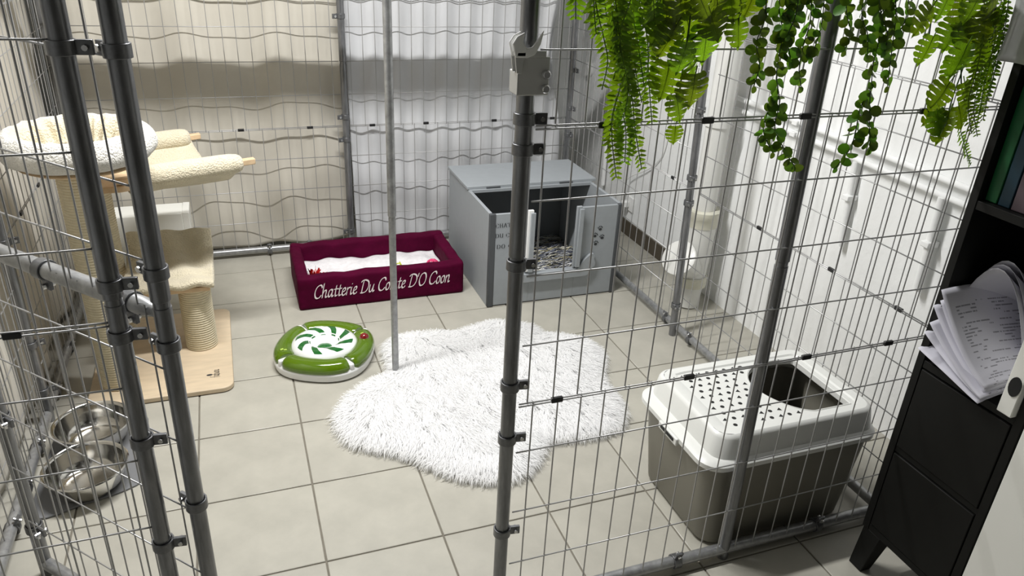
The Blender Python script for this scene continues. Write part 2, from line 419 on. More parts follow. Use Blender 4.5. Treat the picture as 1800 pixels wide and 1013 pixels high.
for z in (1.289, 1.232, .995, .706, .565, .289): clamp(t, XG, YF, z, (1, -.15, 0))
for x in (.916, 1.401): clamp(t, x, YF, .03, (0, -.35, 1), ax='x')
# latch on the gate post
mb = MB(); mb.box(.366, .426, YF-.024, YF-.020, 1.335, 1.402); mb.box(.366, .370, YF-.024, YF+.018, 1.335, 1.375); mb.box(.366, .40, YF+.016, YF+.02, 1.335, 1.375)
mb.box(.385, .418, YF-.024, YF-.020, 1.40, 1.412)
m_plate = M('latch_steel', (198, 198, 196), .4, .3)
lt = mb.build('latch_plate', m_plate, t, bevel=.002)
for z in (1.372, 1.347):
    MB().lathe([(.0001, .0), (.0085, .0), (.0085, .004), (.006, .008), (.0001, .008)], (.419, YF-.0235, z), 10, Matrix.Rotation(PI/2, 4, 'X')).build('bolt', m_bolt, lt)
mb = MB()
for yo in (-.026, -.006):
    mb.prism([(.362, 1.375), (.372, 1.375), (.376, 1.404), (.366, 1.412), (.358, 1.404)], -.002, .002, Matrix(((1, 0, 0, 0), (0, 0, 1, YF+yo), (0, 1, 0, 0), (0, 0, 0, 1))))
mb.build('latch_hinge', m_plate, lt, bevel=.001)
Mxz = Matrix(((1, 0, 0, 0), (0, 0, 1, YF), (0, 1, 0, 0), (0, 0, 0, 1)))
mb = MB()
mb.prism([(.358, 1.402), (.352, 1.425), (.360, 1.437), (.374, 1.444), (.371, 1.428), (.378, 1.418), (.388, 1.419), (.398, 1.432), (.409, 1.448), (.404, 1.424), (.394, 1.406), (.380, 1.401)], -.030, -.025, Mxz)
mb.prism([(.358, 1.402), (.352, 1.425), (.360, 1.437), (.374, 1.444), (.371, 1.428), (.378, 1.418), (.380, 1.401)], -.012, -.007, Mxz)
mb.box(.360, .378, YF-.03, YF-.007, 1.403, 1.412)
mb.build('latch_lever', m_white, lt, bevel=.002, label='white fork-shaped latch lever')
# gate, swung open into the enclosure
GX, GY = -.262, YF; EX, EY = -.702, -1.49
t = thing('wire_gate', (GX, GY, 0), 'open wire gate with a mid-height grey tube, swung inward beside the bowls', 'gate')
post(t, GX, GY, joint=.985); post(t, EX, EY, joint=.9)
gd = Vector((EX-GX, EY-GY, 0)).normalized(); gn = Vector((-gd.y, gd.x, 0))
rail(t, (GX, GY, .04), (EX, EY, .04)); rail(t, (GX, GY, HT-.02), (EX, EY, HT-.02))
MB().path([Vector((GX, GY, .972))+gd*s for s in (.006, .03, .05, .63)], [.011, .0125, .0175, .0175], 16, sq=None).build('mid_rail', m_galv, t, label='grey tube across the middle of the gate')
sheet(t, (GX, GY), (EX, EY), .04, .985, [.04, .2, .37, .54, .706, .865], ph=.5, off=.012)
sheet(t, (GX, GY), (EX, EY), .96, 1.87, [1.077, 1.206, 1.407, 1.56, 1.72, 1.86], ph=.8, off=.012)
for z in (1.414, 1.051, .91, .546): clamp(t, GX, GY, z, gd, wing=True)
for s in (.09, .40):
    c = Vector((GX, GY, .972))+gd*s; clamp(t, c.x, c.y, c.z, (0, 0, -1), r=.0175, ax='x' if False else 'z') if False else None
for s in (.085, .33):
    c = Vector((GX, GY, .972))+gd*s
    # ring around the slanting tube
    Mx = Matrix(((gn.x, 0, gd.x, c.x), (gn.y, 0, gd.y, c.y), (0, -1, 0, c.z), (0, 0, 0, 1)))
    mb = MB().lathe([(.0185, -.012), (.0215, -.012), (.0215, .012), (.0185, .012), (.0185, -.012)], n=16, M=Mx)
    mb.box(-.004, .004, .018, .042, -.012, .012, Mx); k = mb.build('clamp', m_clamp, t, bevel=.001)
    MB().lathe([(.0001, -.012), (.006, -.012), (.006, .012), (.0001, .012)], n=8, M=Mx @ Matrix.Translation((0, .034, 0)) @ Matrix.Rotation(PI/2, 4, 'Y')).build('wing_bolt', m_bolt, k)
for z in (.16, .5, .8): clamp(t, EX, EY, z, -gd, wing=True)
# centre pole and roof bars
t = thing('support_pole', (.378, -.80, 0), 'thin grey metal pole standing on the white rug', 'pole')
MB().path([(.378, -.80, 0), (.378, -.80, .66)], .0125, 14).build('lower_tube', m_galv, t)
MB().path([(.378, -.80, .6), (.378, -.80, .665), (.378, -.80, .667), (.378, -.80, HT)], [.012, .012, .0145, .0145], 14).build('upper_tube', m_galv, t)
MB().path([(.378, -.80, HT-.001), (.378, -.80, HT+.012)], .018, 14).build('cap', m_black, t)
t = thing('roof_frame', (.4, -.4, HT-.03), 'galvanised roof tubes of the enclosure, out of frame above', 'frame')
rail(t, (.40, YF+.02, HT+.018), (.40, YB-.02, HT+.018))
t = thing('shadow_band_cloth', (.4, -.05, 1.30), 'added unseen beige cloth awning sloping down under the enclosure roof, above the picture frame', 'shadow_blocker')  # added unseen cloth, its slope shaped to cast the soft curtain shadow band
def band_cloth(u, v):
    x = XL+.03+u*(XR-XL-.12); return (x, .205-.515*v, 1.312+.436*v-.006*math.sin(PI*v)+.002*math.sin(x*14))
MB().grid(band_cloth, 40, 12).build('cloth', m_beige, t, solid=.0015, sharp=None)
for v in (0, 1):  # rods and cords hold up the added cloth
    p = band_cloth(0, v); q = band_cloth(1, v); MB().tube((p[0], p[1], p[2]+.008), (q[0], q[1], q[2]+.008), .006, 8).build('rod', m_galv, t)
for u in (.02, .98):
    for v in (0, 1):
        p = band_cloth(u, v); MB().tube((p[0], p[1], p[2]+.01), (p[0], p[1], HT), .002, 6).build('cord', m_white, t)

# curtains
def curtain(name, fn, nu, nv, mat, label):
    mb = MB().grid(fn, nu, nv); o = mb.build(name, mat, None, solid=.0015, sharp=None); tag(o, label, 'curtain'); return o
def cl_back(u, v):
    x = XL-.03+u*(XM-XL+.03); z = .038+1.837*v
    k = 1-v
    y = YB+.056+.006*math.sin(x*31+1.3*math.sin(z*2))+.013*math.sin(x*15+z*1.3+1)+.012*k*k*math.sin(x*19+z*9)+.006*k*math.sin(z*17-x*9)
    return (x, y, z)
curtain('curtain', cl_back, 150, 110, m_beige, 'beige cloth curtain hanging behind the cat tree')
def cr_back(u, v):
    z = .03+1.84*v; k = 1-v; x = XM+.010+.022*k+u*(XR-XM-.05)
    e = max(0, (u-.80)/.2)
    y = YB+.040+.007*math.sin(x*52+.8*math.sin(z*3))+.004*math.sin(x*23+z*2)+.007*k*math.sin(z*21+x*6)+e*(.022+.022*math.sin(x*40-z*5))
    if u > .9: x -= .05*(u-.9)/.1*(1+math.sin(z*6+2))*.7
    return (x, y, z)
curtain('curtain', cr_back, 170, 110, m_grey_c, 'pale grey cloth curtain hanging behind the red bed and grey box')
def c_left(u, v):
    y = YF+.02+u*(YB-YF); z = .03+1.84*v; k = 1-v
    x = XL-.055+.006*math.sin(y*27+math.sin(z*2))+.009*math.sin(y*11-z*1.2)+.01*k*math.sin(z*8+y*8)
    return (x, y, z)
curtain('curtain', c_left, 180, 80, m_beige, 'beige cloth curtain along the left side of the enclosure')

# ------------------------------------------------------------------ right wall pipes and outlet
t = thing('drain_pipe', (1.88, -.54, 0), 'white plastic drain pipe with a capped branch on the right wall', 'pipe')
PX, PY = 1.868, -.525
MB().path([(PX, PY, .44), (PX, PY, ZC-.01)], .052, 24).build('pipe', m_pvc, t)
MB().lathe([(.053, .39), (.072, .40), (.074, .44), (.078, .445), (.078, .475), (.072, .48), (.053, .48)], (PX, PY, 0), 28).build('coupling', m_pvco, t)
MB().path([(PX, PY, .41), (PX, PY, .36), (PX-.008, PY-.004, .22), (PX-.018, PY-.010, .10), (PX-.028, PY-.016, 0.001)], [.070, .068, .066, .062, .058], 24).build('pipe', m_pvc, t)
MB().lathe([(.062, .10), (.072, .105), (.074, .15), (.066, .155)], (PX-.014, PY-.008, 0), 28).build('coupling', m_pvco, t)
bd = Vector((-.72, -.30, .55)).normalized(); c0 = Vector((PX, PY, .17)); c1 = c0+bd*.165
MB().path([c0, c1], [.056, .070], 24).build('branch', m_pvc, t)
Mq = bd.to_track_quat('Z', 'Y').to_matrix().to_4x4()
cp = MB().lathe([(.080, -.014), (.084, .0), (.083, .012), (.075, .016), (.0001, .017)], c1, 28, Mq).build('end_cap', m_pvc, t)
for a in (.4, .4+PI):
    MB().box(-.008, .008, .074, .09, -.012, .010, Matrix.Translation(c1) @ Mq @ Matrix.Rotation(a, 4, 'Z')).build('cap_lug', m_pvc, cp, bevel=.003)
MB().lathe([(.053, 0), (.060, 0), (.060, .03), (.053, .03)], (PX, PY, .86), 24).build('pipe_collar', m_pvc, t)
def wallpipe(name, pts, r, label, lugs=()):
    t = thing(name, (1.97, pts[0][0], min(p[1] for p in pts)), label, 'pipe')
    MB().path([(X1-r-.012, y, z) for y, z in pts], r, 14).build('pipe', m_wall, t)
    for y, z in lugs:
        l = MB().box(X1-2*r-.022, X1-.001, y-.016, y+.016, z-.010, z+.010).build('bracket', m_wall, t, bevel=.003)
    return t
wallpipe('copper_pipe', [(-.42, .972), (-2.4, .935)], .011, 'upper of two white-painted pipes running along the right wall', [(-.9, .96)])
wallpipe('copper_pipe', [(-.45, .925), (-2.4, .885)], .011, 'lower of two white-painted pipes running along the right wall', [(-.9, .915)])
wallpipe('drop_pipe', [(-1.235, .90), (-1.258, .585)], .012, 'white-painted pipe dropping down the wall nearer the drain pipe', [(-1.245, .77)])
wallpipe('drop_pipe', [(-1.615, .895), (-1.625, .575)], .014, 'white-painted pipe dropping down the wall beside the black shelf', [(-1.62, .74)])
wallpipe('conduit', [(.72, 1.9), (.66, .2)], .012, 'thin white vertical conduit on the wall behind the grey box')
t = thing('wall_outlet', (X1, .33, .17), 'white wall socket with a plug and cable beside the grey box', 'socket')
o = at(1107, 358, 0, X1-.01)
MB().box(X1-.012, X1-.0005, o.y-.04, o.y+.04, o.z-.045, o.z+.04).build('plate', m_white, t, bevel=.004)
pl = MB().box(X1-.055, X1-.012, o.y-.0, o.y+.036, o.z-.025, o.z+.012).build('plug', m_white, t, bevel=.006)
cb = spline([(X1-.05, o.y+.02, o.z), (X1-.06, o.y+.03, o.z-.05), (X1-.05, o.y+.06, o.z+.0), (X1-.04, o.y+.03, o.z+.10), (X1-.03, o.y-.0, o.z+.16), (X1-.01, o.y-.22, o.z+.30), (X1-.008, o.y-.3, o.z+.5), (X1-.008, o.y-.31, 1.4)], 8)
MB().path(cb, .0035, 8).build('cable', m_white, t)
o = at(1030, 122, 0, X1-.03)
MB().lathe([(.0001, .035), (.04, .035), (.045, .02), (.045, .0)], (X1-.0006, o.y, o.z), 24, Matrix.Rotation(-PI/2, 4, 'Y')).build('junction_cap', m_white)
tag(bpy.data.objects['junction_cap'], 'round white junction cap on the wall by the corner post', 'junction box')

# ------------------------------------------------------------------ lettering strokes
def strokes(text, G, nib, ang, thin, slant, adv=.06):
    """broad-nib lettering -> (verts, faces, width) in unit coordinates"""
    V = []; F = []; x = 0
    def strip(pts, n, dz):
        b = len(V)
        for p in pts:
            V.append((p[0]+n[0], p[1]+n[1], dz)); V.append((p[0]-n[0], p[1]-n[1], dz))
        for i in range(len(pts)-1): F.append((b+2*i, b+2*i+1, b+2*i+3, b+2*i+2))
    for ch in text:
        if ch == ' ': x += .26; continue
        S, wd = G[ch]
        for st in S:
            P = [Vector((a, b, 0)) for a, b in st]
            P = spline(P, 6) if len(P) > 2 else P
            Q = [(x+p.x+slant*p.y, p.y) for p in P]
            strip(Q, (nib*math.cos(ang), nib*math.sin(ang)), 0); strip(Q, (-thin*math.sin(ang), thin*math.cos(ang)), .004)
        x += wd+adv
    return V, F, x-adv
GS = {
 'C': ([[(.56, .62), (.5, .76), (.36, .79), (.16, .66), (.05, .38), (.1, .1), (.26, .0), (.42, .05), (.54, .18)]], .52),
 'h': ([[(.10, .86), (.06, .4), (.05, 0)], [(.06, .22), (.18, .43), (.29, .44), (.31, .3), (.28, .1), (.33, 0), (.42, .08)]], .38),
 'a': ([[(.33, .38), (.24, .46), (.11, .38), (.05, .18), (.1, .02), (.2, .04), (.31, .26)], [(.36, .45), (.32, .14), (.36, .0), (.45, .09)]], .40),
 't': ([[(.16, .66), (.11, .2), (.15, .01), (.28, .08)], [(.02, .44), (.28, .45)]], .23),
 'e': ([[(.06, .2), (.22, .26), (.29, .37), (.22, .46), (.11, .38), (.05, .18), (.12, .01), (.24, .02), (.33, .12)]], .28),
 'r': ([[(.10, .45), (.06, .0)], [(.07, .22), (.16, .4), (.26, .45), (.31, .41)]], .25),
 'i': ([[(.10, .45), (.06, .12), (.1, .0), (.2, .09)], [(.12, .63), (.13, .66)]], .15),
 'D': ([[(.2, .76), (.14, .4), (.10, .02)], [(.0, .66), (.12, .77), (.34, .78), (.56, .66), (.6, .38), (.46, .1), (.24, .0), (.02, .02)]], .58),
 'u': ([[(.08, .45), (.05, .14), (.11, .0), (.22, .06), (.33, .36)], [(.36, .45), (.32, .14), (.36, .0), (.45, .09)]], .40),
 'o': ([[(.2, .46), (.09, .36), (.05, .16), (.12, .0), (.24, .05), (.32, .24), (.28, .42), (.2, .46)]], .31),
 'm': ([[(.08, .45), (.05, 0)], [(.06, .22), (.17, .43), (.26, .44), (.27, .3), (.25, 0)], [(.26, .22), (.38, .43), (.47, .44), (.48, .3), (.45, .1), (.5, 0), (.59, .08)]], .54),
 'n': ([[(.08, .45), (.05, 0)], [(.06, .22), (.18, .43), (.29, .44), (.31, .3), (.28, .1), (.33, 0), (.42, .08)]], .37),
 'O': ([[(.34, .79), (.16, .68), (.05, .36), (.14, .06), (.3, .0), (.5, .14), (.58, .45), (.5, .72), (.34, .79)]], .54),
 "'": ([[(.08, .8), (.05, .6)]], .08)}
GT = {
 'C': ([[(.46, .55), (.42, .7), (.3, .8), (.17, .74)], [(.1, .62), (.08, .4), (.1, .18)], [(.17, .06), (.3, 0), (.42, .08), (.46, .2)]], .5),
 'H': ([[(.1, .8), (.1, 0)], [(.42, .8), (.42, 0)], [(.16, .42), (.36, .42)]], .5),
 'A': ([[(.04, 0), (.24, .76)], [(.28, .8), (.46, 0)], [(.16, .26), (.34, .26)]], .5),
 'T': ([[(.25, .72), (.25, 0)], [(.02, .78), (.48, .78)], [(.02, .78), (.02, .62)], [(.48, .78), (.48, .62)]], .5),
 'E': ([[(.1, .8), (.1, 0)], [(.17, .78), (.42, .78), (.43, .62)], [(.17, .42), (.34, .42)], [(.17, .02), (.42, .02), (.44, .18)]], .46),
 'R': ([[(.1, .8), (.1, 0)], [(.18, .78), (.36, .76), (.42, .6), (.36, .44), (.18, .42)], [(.26, .4), (.46, 0)]], .5),
 'I': ([[(.1, .8), (.1, 0)]], .2),
 'D': ([[(.1, .8), (.1, 0)], [(.18, .78), (.34, .74), (.44, .55), (.45, .3), (.36, .07), (.18, .02)]], .5),
 'U': ([[(.1, .8), (.1, .25), (.16, .06)], [(.22, .01), (.34, .02), (.41, .2), (.42, .8)]], .5),
 'O': ([[(.22, .79), (.1, .62), (.08, .4), (.1, .18), (.22, .01)], [(.3, .01), (.42, .18), (.44, .4), (.42, .62), (.3, .79)]], .5),
 'M': ([[(.08, .8), (.08, 0)], [(.12, .78), (.27, .2)], [(.29, .2), (.44, .78)], [(.48, .8), (.48, 0)]], .56),
 'N': ([[(.08, .8), (.08, 0)], [(.12, .78), (.4, .04)], [(.44, .8), (.44, 0)]], .52),
 'f': ([[(.3, .8), (.2, .84), (.14, .6), (.12, -.1)], [(0, .45), (.26, .45)]], .26),
 'a': GS['a'], 'b': ([[(.08, .85), (.06, .0), (.2, .0), (.3, .2), (.24, .44), (.08, .36)]], .34), 'u': GS['u'], 'n': GS['n'], 'i': GS['i']}
def lettering(text, G, nib, ang, thin, slant, mat, parent, origin, xdir, ydir, width=None, height=None, name='lettering', adv=.06):
    V, F, wd = strokes(text, G, nib, ang, thin, slant, adv)
    s = width/wd if width else height/.8; sy = (height/.8 if height else s)
    o = Vector(origin); xd = Vector(xdir); yd = Vector(ydir); n = xd.cross(yd)
    mb = MB().add([o+xd*(p[0]*s)+yd*(p[1]*sy)+n*(p[2]*.04) for p in V], F)
    return mb.build(name, mat, parent, sharp=None)

# ------------------------------------------------------------------ grey whelping box
BX0, BX1, BY0, BY1, BH, TH = .905, 1.555, -.33, .33, .458, .015
t = thing('whelping_box', (1.23, 0, 0), 'grey painted wooden whelping box with a half-open hinged top', 'box')
MB().box(BX0, BX0+TH, BY0+TH, BY1, 0, BH).build('side_panel', m_box, t, bevel=.001)
MB().box(BX1-TH, BX1, BY0+TH, BY1, 0, BH).build('side_panel', m_box, t, bevel=.001)
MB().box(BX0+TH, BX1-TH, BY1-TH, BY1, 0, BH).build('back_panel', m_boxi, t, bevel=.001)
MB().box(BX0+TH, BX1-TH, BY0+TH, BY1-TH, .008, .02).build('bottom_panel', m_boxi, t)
DX0, DX1, DZ = 1.105, 1.335, .155
MB().box(BX0+.028, DX0, BY0, BY0+TH, .006, BH-.004).build('front_panel', m_box, t, bevel=.001)
MB().box(DX1, BX1-.02, BY0, BY0+TH, .006, BH-.004).build('front_panel', m_box, t, bevel=.001)
MB().box(DX0, DX1, BY0, BY0+TH, .006, DZ).build('front_panel', m_box, t, bevel=.001)
for x0, x1 in ((BX0-.001, BX0+.028), (BX1-.02, BX1+.004)):
    MB().box(x0, x1, BY0-.003, BY0+TH, 0, BH-.001).build('corner_trim', m_boxd, t, bevel=.003, label='dark grey corner strip')
for x in (DX0-.012, DX1-.004):
    c = MB().box(x-.012, x+.014, BY0-.016, BY0-.001, DZ+.012, BH+.008).build('door_channel', m_white if x < 1.2 else m_box, t, bevel=.002)
    MB().box(x-.002, x+.020, BY0-.026, BY0-.016, DZ+.012, BH-.002).build('channel_lip', m_box, c, bevel=.002)
# bone-ended threshold board
def bone(px): return [(at(a, b, 1, BY0-.012).x, at(a, b, 1, BY0-.012).z) for a, b in px]
pz = [(1.065, .112), (1.39, .112), (1.402, .118), (1.418, .134), (1.425, .150), (1.436, .162), (1.438, .18), (1.430, .196), (1.432, .212), (1.422, .226), (1.405, .222), (1.385, .207), (1.366, .186), (1.355, .165), (1.345, .155), (1.065, .155)]
MB().prism(pz, -.0165, -.0005, Matrix(((1, 0, 0, 0), (0, 0, 1, BY0), (0, 1, 0, 0), (0, 0, 0, 1)))).build('threshold_board', m_box, t, bevel=.002)
ld = MB().box(BX0-.006, BX1+.02, .0, BY1+.012, BH+.003, BH+.018).build('lid', m_box, t, bevel=.002)
MB().box(BX0+.004, BX1-.005, -.012, .012, BH-.012, BH+.0035).build('hinge_rail', m_box, ld, bevel=.001)
for x in (1.03, 1.41):
    MB().box(x-.035, x+.035, -.006, .0005, BH+.002, BH+.012).build('hinge', m_boxd, ld, bevel=.001)
for i, (s, z) in enumerate((('CHATTERIE', .391), ('DU COMTE', .343), ('DO COON', .290))):
    lettering(s, GT, .045, 0, .018, 0, m_ink, t, (.932+(.008 if i == 2 else 0), BY0-.0015, z), (1, 0, 0), (0, 0, 1), width=(.155, .15, .14)[i], height=.02, adv=.09)
for px, py, r in ((1055, 402, .1), (1046, 414, -.3), (1058, 417, .2), (1047, 428, -.2)):
    c = at(px, py, 1, BY0); mb = MB()
    def disc(cx, cz, rx, rz):
        k = [(c.x+(cx*math.cos(r)-cz*math.sin(r))+rx*math.cos(a), BY0-.0013, c.z+(cx*math.sin(r)+cz*math.cos(r))+rz*math.sin(a)) for a in [2*PI*i/10 for i in range(10)]]
        mb.add(k, [tuple(range(10))])
    disc(0, -.003, .0085, .0065)
    for dx, dz in ((-.010, .006), (-.004, .011), (.004, .011), (.010, .006)): disc(dx, dz, .0027, .0036)
    mb.build('paw_print', m_ink, t)
# shredded paper lining
mb = MB()
for i in range(4200):
    x = random.uniform(BX0+.03, BX1-.03); y = random.uniform(BY0+.03, BY1-.03); z = random.uniform(.022, .055)
    a = random.gauss(0.05, .28); l = random.uniform(.04, .10); wd = random.uniform(.0013, .0026); b = random.uniform(-.2, .25)
    d = Vector((math.cos(a), math.sin(a), 0)); n = Vector((-d.y, d.x, random.uniform(-.5, .5)))*wd; pts = []
    for s in (-1, -.35, .35, 1):
        p = Vector((x, y, z))+d*l/2*s+Vector((-d.y, d.x, 0))*b*l*s*s*.5+Vector((0, 0, .012*(1-s*s)*random.uniform(.3, 1)))
        p.x = max(BX0+.018, min(BX1-.018, p.x)); p.y = max(BY0+.018, min(BY1-.018, p.y)); pts.append(p)
    mb.add([p+n for p in pts]+[p-n for p in pts], [(0, 1, 5, 4), (1, 2, 6, 5), (2, 3, 7, 6)])
o = mb.build('shredded_paper', m_shred, None, sharp=None); o['kind'] = 'stuff'; tag(o, 'black and white shredded paper lining the grey whelping box', 'bedding')

# ------------------------------------------------------------------ burgundy bed
t = thing('pet_bed', (.465, .05, 0), 'burgundy rectangular fabric pet bed with white embroidered lettering', 'pet bed')
EX0, EX1, EY0, EY1, EH, ET = .08, .845, -.155, .268, .158, .054
def bolster(x0, x1, y0, y1, z0, z1, name, along):
    def f(u, v, w_): pass
    bmx = bmesh.new(); bmesh.ops.create_cube(bmx, size=1)
    bmesh.ops.scale(bmx, vec=(x1-x0, y1-y0, z1-z0), verts=bmx.verts)
    bmesh.ops.translate(bmx, vec=((x0+x1)/2, (y0+y1)/2, (z0+z1)/2), verts=bmx.verts)
    bmesh.ops.bevel(bmx, geom=list(bmx.edges), offset=.016, segments=3, affect='EDGES', profile=.6)
    bmesh.ops.subdivide_edges(bmx, edges=[e for e in bmx.edges if e.calc_length() > .1], cuts=14, use_grid_fill=True)
    for vv in bmx.verts:
        p = vv.co; k = .0022*math.sin(p.x*42+p.z*30)+.002*math.sin(p.y*55+p.x*17)+.0016*math.sin(p.x*95+p.z*60)
        vv.co.z += k if p.z > z1-.03 else 0; vv.co.y += k*.3 if name != 'x' else 0
    mb = MB(); mb.v = [tuple(v.co) for v in bmx.verts]; bmx.verts.index_update(); mb.f = [tuple(v.index for v in f.verts) for f in bmx.faces]; bmx.free()
    return mb.build('bolster', m_burg, t, sharp=None)
bolster(EX0, EX1, EY0, EY0+ET, 0, EH, 'f', 0); bolster(EX0+.005, EX1-.0, EY1-ET, EY1, 0, EH+.004, 'b', 0)
bolster(EX0, EX0+ET, EY0+ET-.012, EY1-ET+.012, 0, EH-.001, 's', 0); bolster(EX1-ET, EX1, EY0+ET-.012, EY1-ET+.012, 0, EH-.001, 's', 0)
MB().box(EX0+ET-.01, EX1-ET+.01, EY0+ET-.01, EY1-ET+.01, .004, .04).build('base', m_burg, t)
lettering("Chatterie Du Comte D'O Coon", GS, .058, .7, .026, .22, m_thread, t, (.145, EY0-.0022, .055), (1, 0, .018), (0, 0, 1), width=.625, height=.064)
def bk(u, v):
    x = EX0+ET+.004+u*(EX1-EX0-2*ET-.008); y = EY0+ET+.004+v*(EY1-EY0-2*ET-.008)
    return (x, y, .078+.005*math.sin(x*21+y*9)+.004*math.sin(y*38+x*6)+.004*math.sin(x*55))
o = MB().grid(bk, 60, 30).build('fleece_blanket', m_blank, None, solid=.006); tag(o, 'white speckled fleece blanket lying in the burgundy bed', 'blanket')
# toys in the bed
mb = MB()
for i in range(90):
    a = random.uniform(0, 2*PI); e = random.uniform(.1, 1.5); l = random.uniform(.03, .06); c = Vector((.165+random.gauss(0, .014), -.062+random.gauss(0, .014), .10))
    d = Vector((math.cos(a)*math.cos(e), math.sin(a)*math.cos(e), math.sin(e)))*l; n = d.cross(Vector((.3, .2, 1))).normalized()*.004
    mb.add([c-n, c+n, c+d+n, c+d-n], [(0, 1, 2, 3)])
t2 = thing('crinkle_toy', (.165, -.062, .085), 'red foil crinkle toy in the left end of the burgundy bed', 'cat toy')
mb.build('foil_strips', m_red, t2, sharp=None, kind='stuff'); MB().ball((.165, -.062, .104), .014).build('core', m_red, t2)
MB().ball((.205, -.080, .104), .012).build('bead', m_black, t2)
t2 = thing('rattle_ball', (.715, -.066, .085), 'pink plastic rattle ball at the right end of the burgundy bed', 'cat toy')
mb = MB(); c = Vector((.715, -.066, .118))
for k in range(5): 
    a = PI*k/5; mb.path([c+Vector((math.cos(a)*math.cos(s), math.sin(a)*math.cos(s), math.sin(s)))*.03 for s in [2*PI*i/24 for i in range(24)]], .0035, 6, closed=True)
for h in (-.017, 0, .017): mb.path([c+Vector((math.cos(s)*math.sqrt(.03**2-h*h), math.sin(s)*math.sqrt(.03**2-h*h), h)) for s in [2*PI*i/24 for i in range(24)]], .0035, 6, closed=True)
mb.build('cage', m_pink, t2); MB().ball(c, .012).build('bell', m_bolt, t2)
t2 = thing('spring_toy', (.565, -.03, .085), 'small lime yellow toy in the burgundy bed behind the pole', 'cat toy')
MB().path([Vector((.565, -.0, .095))+Vector((.013*math.cos(s), .004*s-.03, .013*math.sin(s)+.008)) for s in [i*.5 for i in range(28)]], .003, 6).build('coil', m_yel, t2)

# ------------------------------------------------------------------ track toy
TC = Vector((.138, -.585, 0))
t = thing('track_toy', TC, 'round white cat toy with green transparent ball track', 'cat toy')
sq = lambda a: 1+.035*math.cos(4*(a-.35))
MB().lathe([(.0001, .001), (.185, .001), (.192, .006), (.197, .03), (.196, .036), (.186, .046), (.10, .046), (.0001, .046)], TC, 64, shape=sq).build('base', m_toyw, t)
for k in range(4):
    a0 = .42+k*PI/2+.05; a1 = a0+PI/2-.10
    pts = [TC+Vector((math.cos(a)*.157*sq(a), math.sin(a)*.157*sq(a), .050)) for a in [a0+(a1-a0)*i/22 for i in range(23)]]
    g = MB().path(pts, [.034]+[.040]*21+[.034], 16, sq=.8).build('track_tube', m_green, t)
    a = a0-.05
    MB().box(-.010, .010, -.032, .030, .036, .066, Matrix.Translation(TC) @ Matrix.Rotation(a, 4, 'Z') @ Matrix.Translation((.163*sq(a), 0, 0)) @ Matrix.Rotation(PI/2, 4, 'Z')).build('track_joint', m_toyw, t, bevel=.006)
for a in (3.32, .1):
    c = TC+Vector((math.cos(a)*.157*sq(a), math.sin(a)*.157*sq(a), .046)); Mz = Matrix.Translation(c) @ Matrix.Rotation(a, 4, 'Z') @ Matrix.Rotation(PI/2, 4, 'X')
    MB().lathe([(.033, -.010), (.036, -.009), (.036, .009), (.033, .010)], n=20, M=Mz).build('collar', m_greenl, t)
DP = [(.128, .046), (.131, .060), (.124, .076), (.104, .087), (.080, .089), (.060, .082), (.046, .066), (.038, .054), (.0001, .050)]
dm = MB().lathe(DP, TC, 48).build('dome', m_toyw, t)
MB().lathe([(.030, .0515), (.026, .056), (.016, .059), (.0001, .060)], TC, 24).build('centre_button', m_greend, dm)
def dz(r):
    for (r1, z1), (r0, z0) in zip(DP, DP[1:]):
        if r0 <= r <= r1: return z0+(z1-z0)*(r-r0)/(r1-r0)
    return .05
for k in range(8):
    a = 2*PI*k/8+.2; mb = MB()
    def sl(u, v):
        r = .054+.058*u; aa = a+.52*(u-.5)+(v-.5)*(.36-.07*u)
        return (TC.x+r*math.cos(aa), TC.y+r*math.sin(aa), dz(r)+.0012)
    mb.grid(sl, 6, 4).build('window_slot', m_greend, dm)
c = TC+Vector((math.cos(-.08)*.157*sq(-.08), math.sin(-.08)*.157*sq(-.08), .062))
o = MB().ball(c+Vector((0, 0, .016)), .019).build('toy_ball', m_red2); tag(o, 'dark red ball at the right edge of the green track toy', 'ball')

# ------------------------------------------------------------------ rug
RPX = [(600, 735), (612, 762), (640, 780), (695, 789), (735, 801), (790, 827), (850, 837), (905, 833), (938, 802), (952, 770), (985, 767), (1040, 760), (1082, 745), (1083, 712), (1052, 668), (1052, 625), (1030, 604), (985, 593), (948, 592), (930, 576), (880, 570), (845, 575), (800, 590), (760, 588), (705, 596), (684, 615), (692, 655), (655, 675), (618, 700)]
RO = [Vector((p.x, p.y, 0)) for p in [at(a, b, 2, .015) for a, b in RPX]]
RS = spline(RO, 6, True)
poly = np.array([(p.x, p.y) for p in RS])
def inside(px, py):
    x, y = poly[:, 0], poly[:, 1]; x2, y2 = np.roll(x, -1), np.roll(y, -1)
    c = ((y > py) != (y2 > py)) & (px < (x2-x)*(py-y)/(y2-y+1e-12)+x); return c.sum() % 2 == 1
cxy = poly.mean(0)
t = thing('fur_rug', (cxy[0], cxy[1], 0), 'white shaggy faux fur rug on the tiled floor', 'rug')
loops = []
for k, z in ((1.0, .001), (1.0, .010), (.97, .016), (.85, .02), (.6, .022), (.3, .022), (.05, .022)):
    loops.append([Vector((cxy[0]+(p[0]-cxy[0])*k, cxy[1]+(p[1]-cxy[1])*k, z)) for p in poly])
mb = MB(); loft(mb, loops); mb.build('backing', m_furb, t, sharp=None)
cl = rng.uniform(poly.min(0), poly.max(0), (900, 2)); cla = rng.normal(0, .7, 900)
mb = MB(); cnt = 0
mn, mx_ = poly.min(0), poly.max(0)
ed = poly
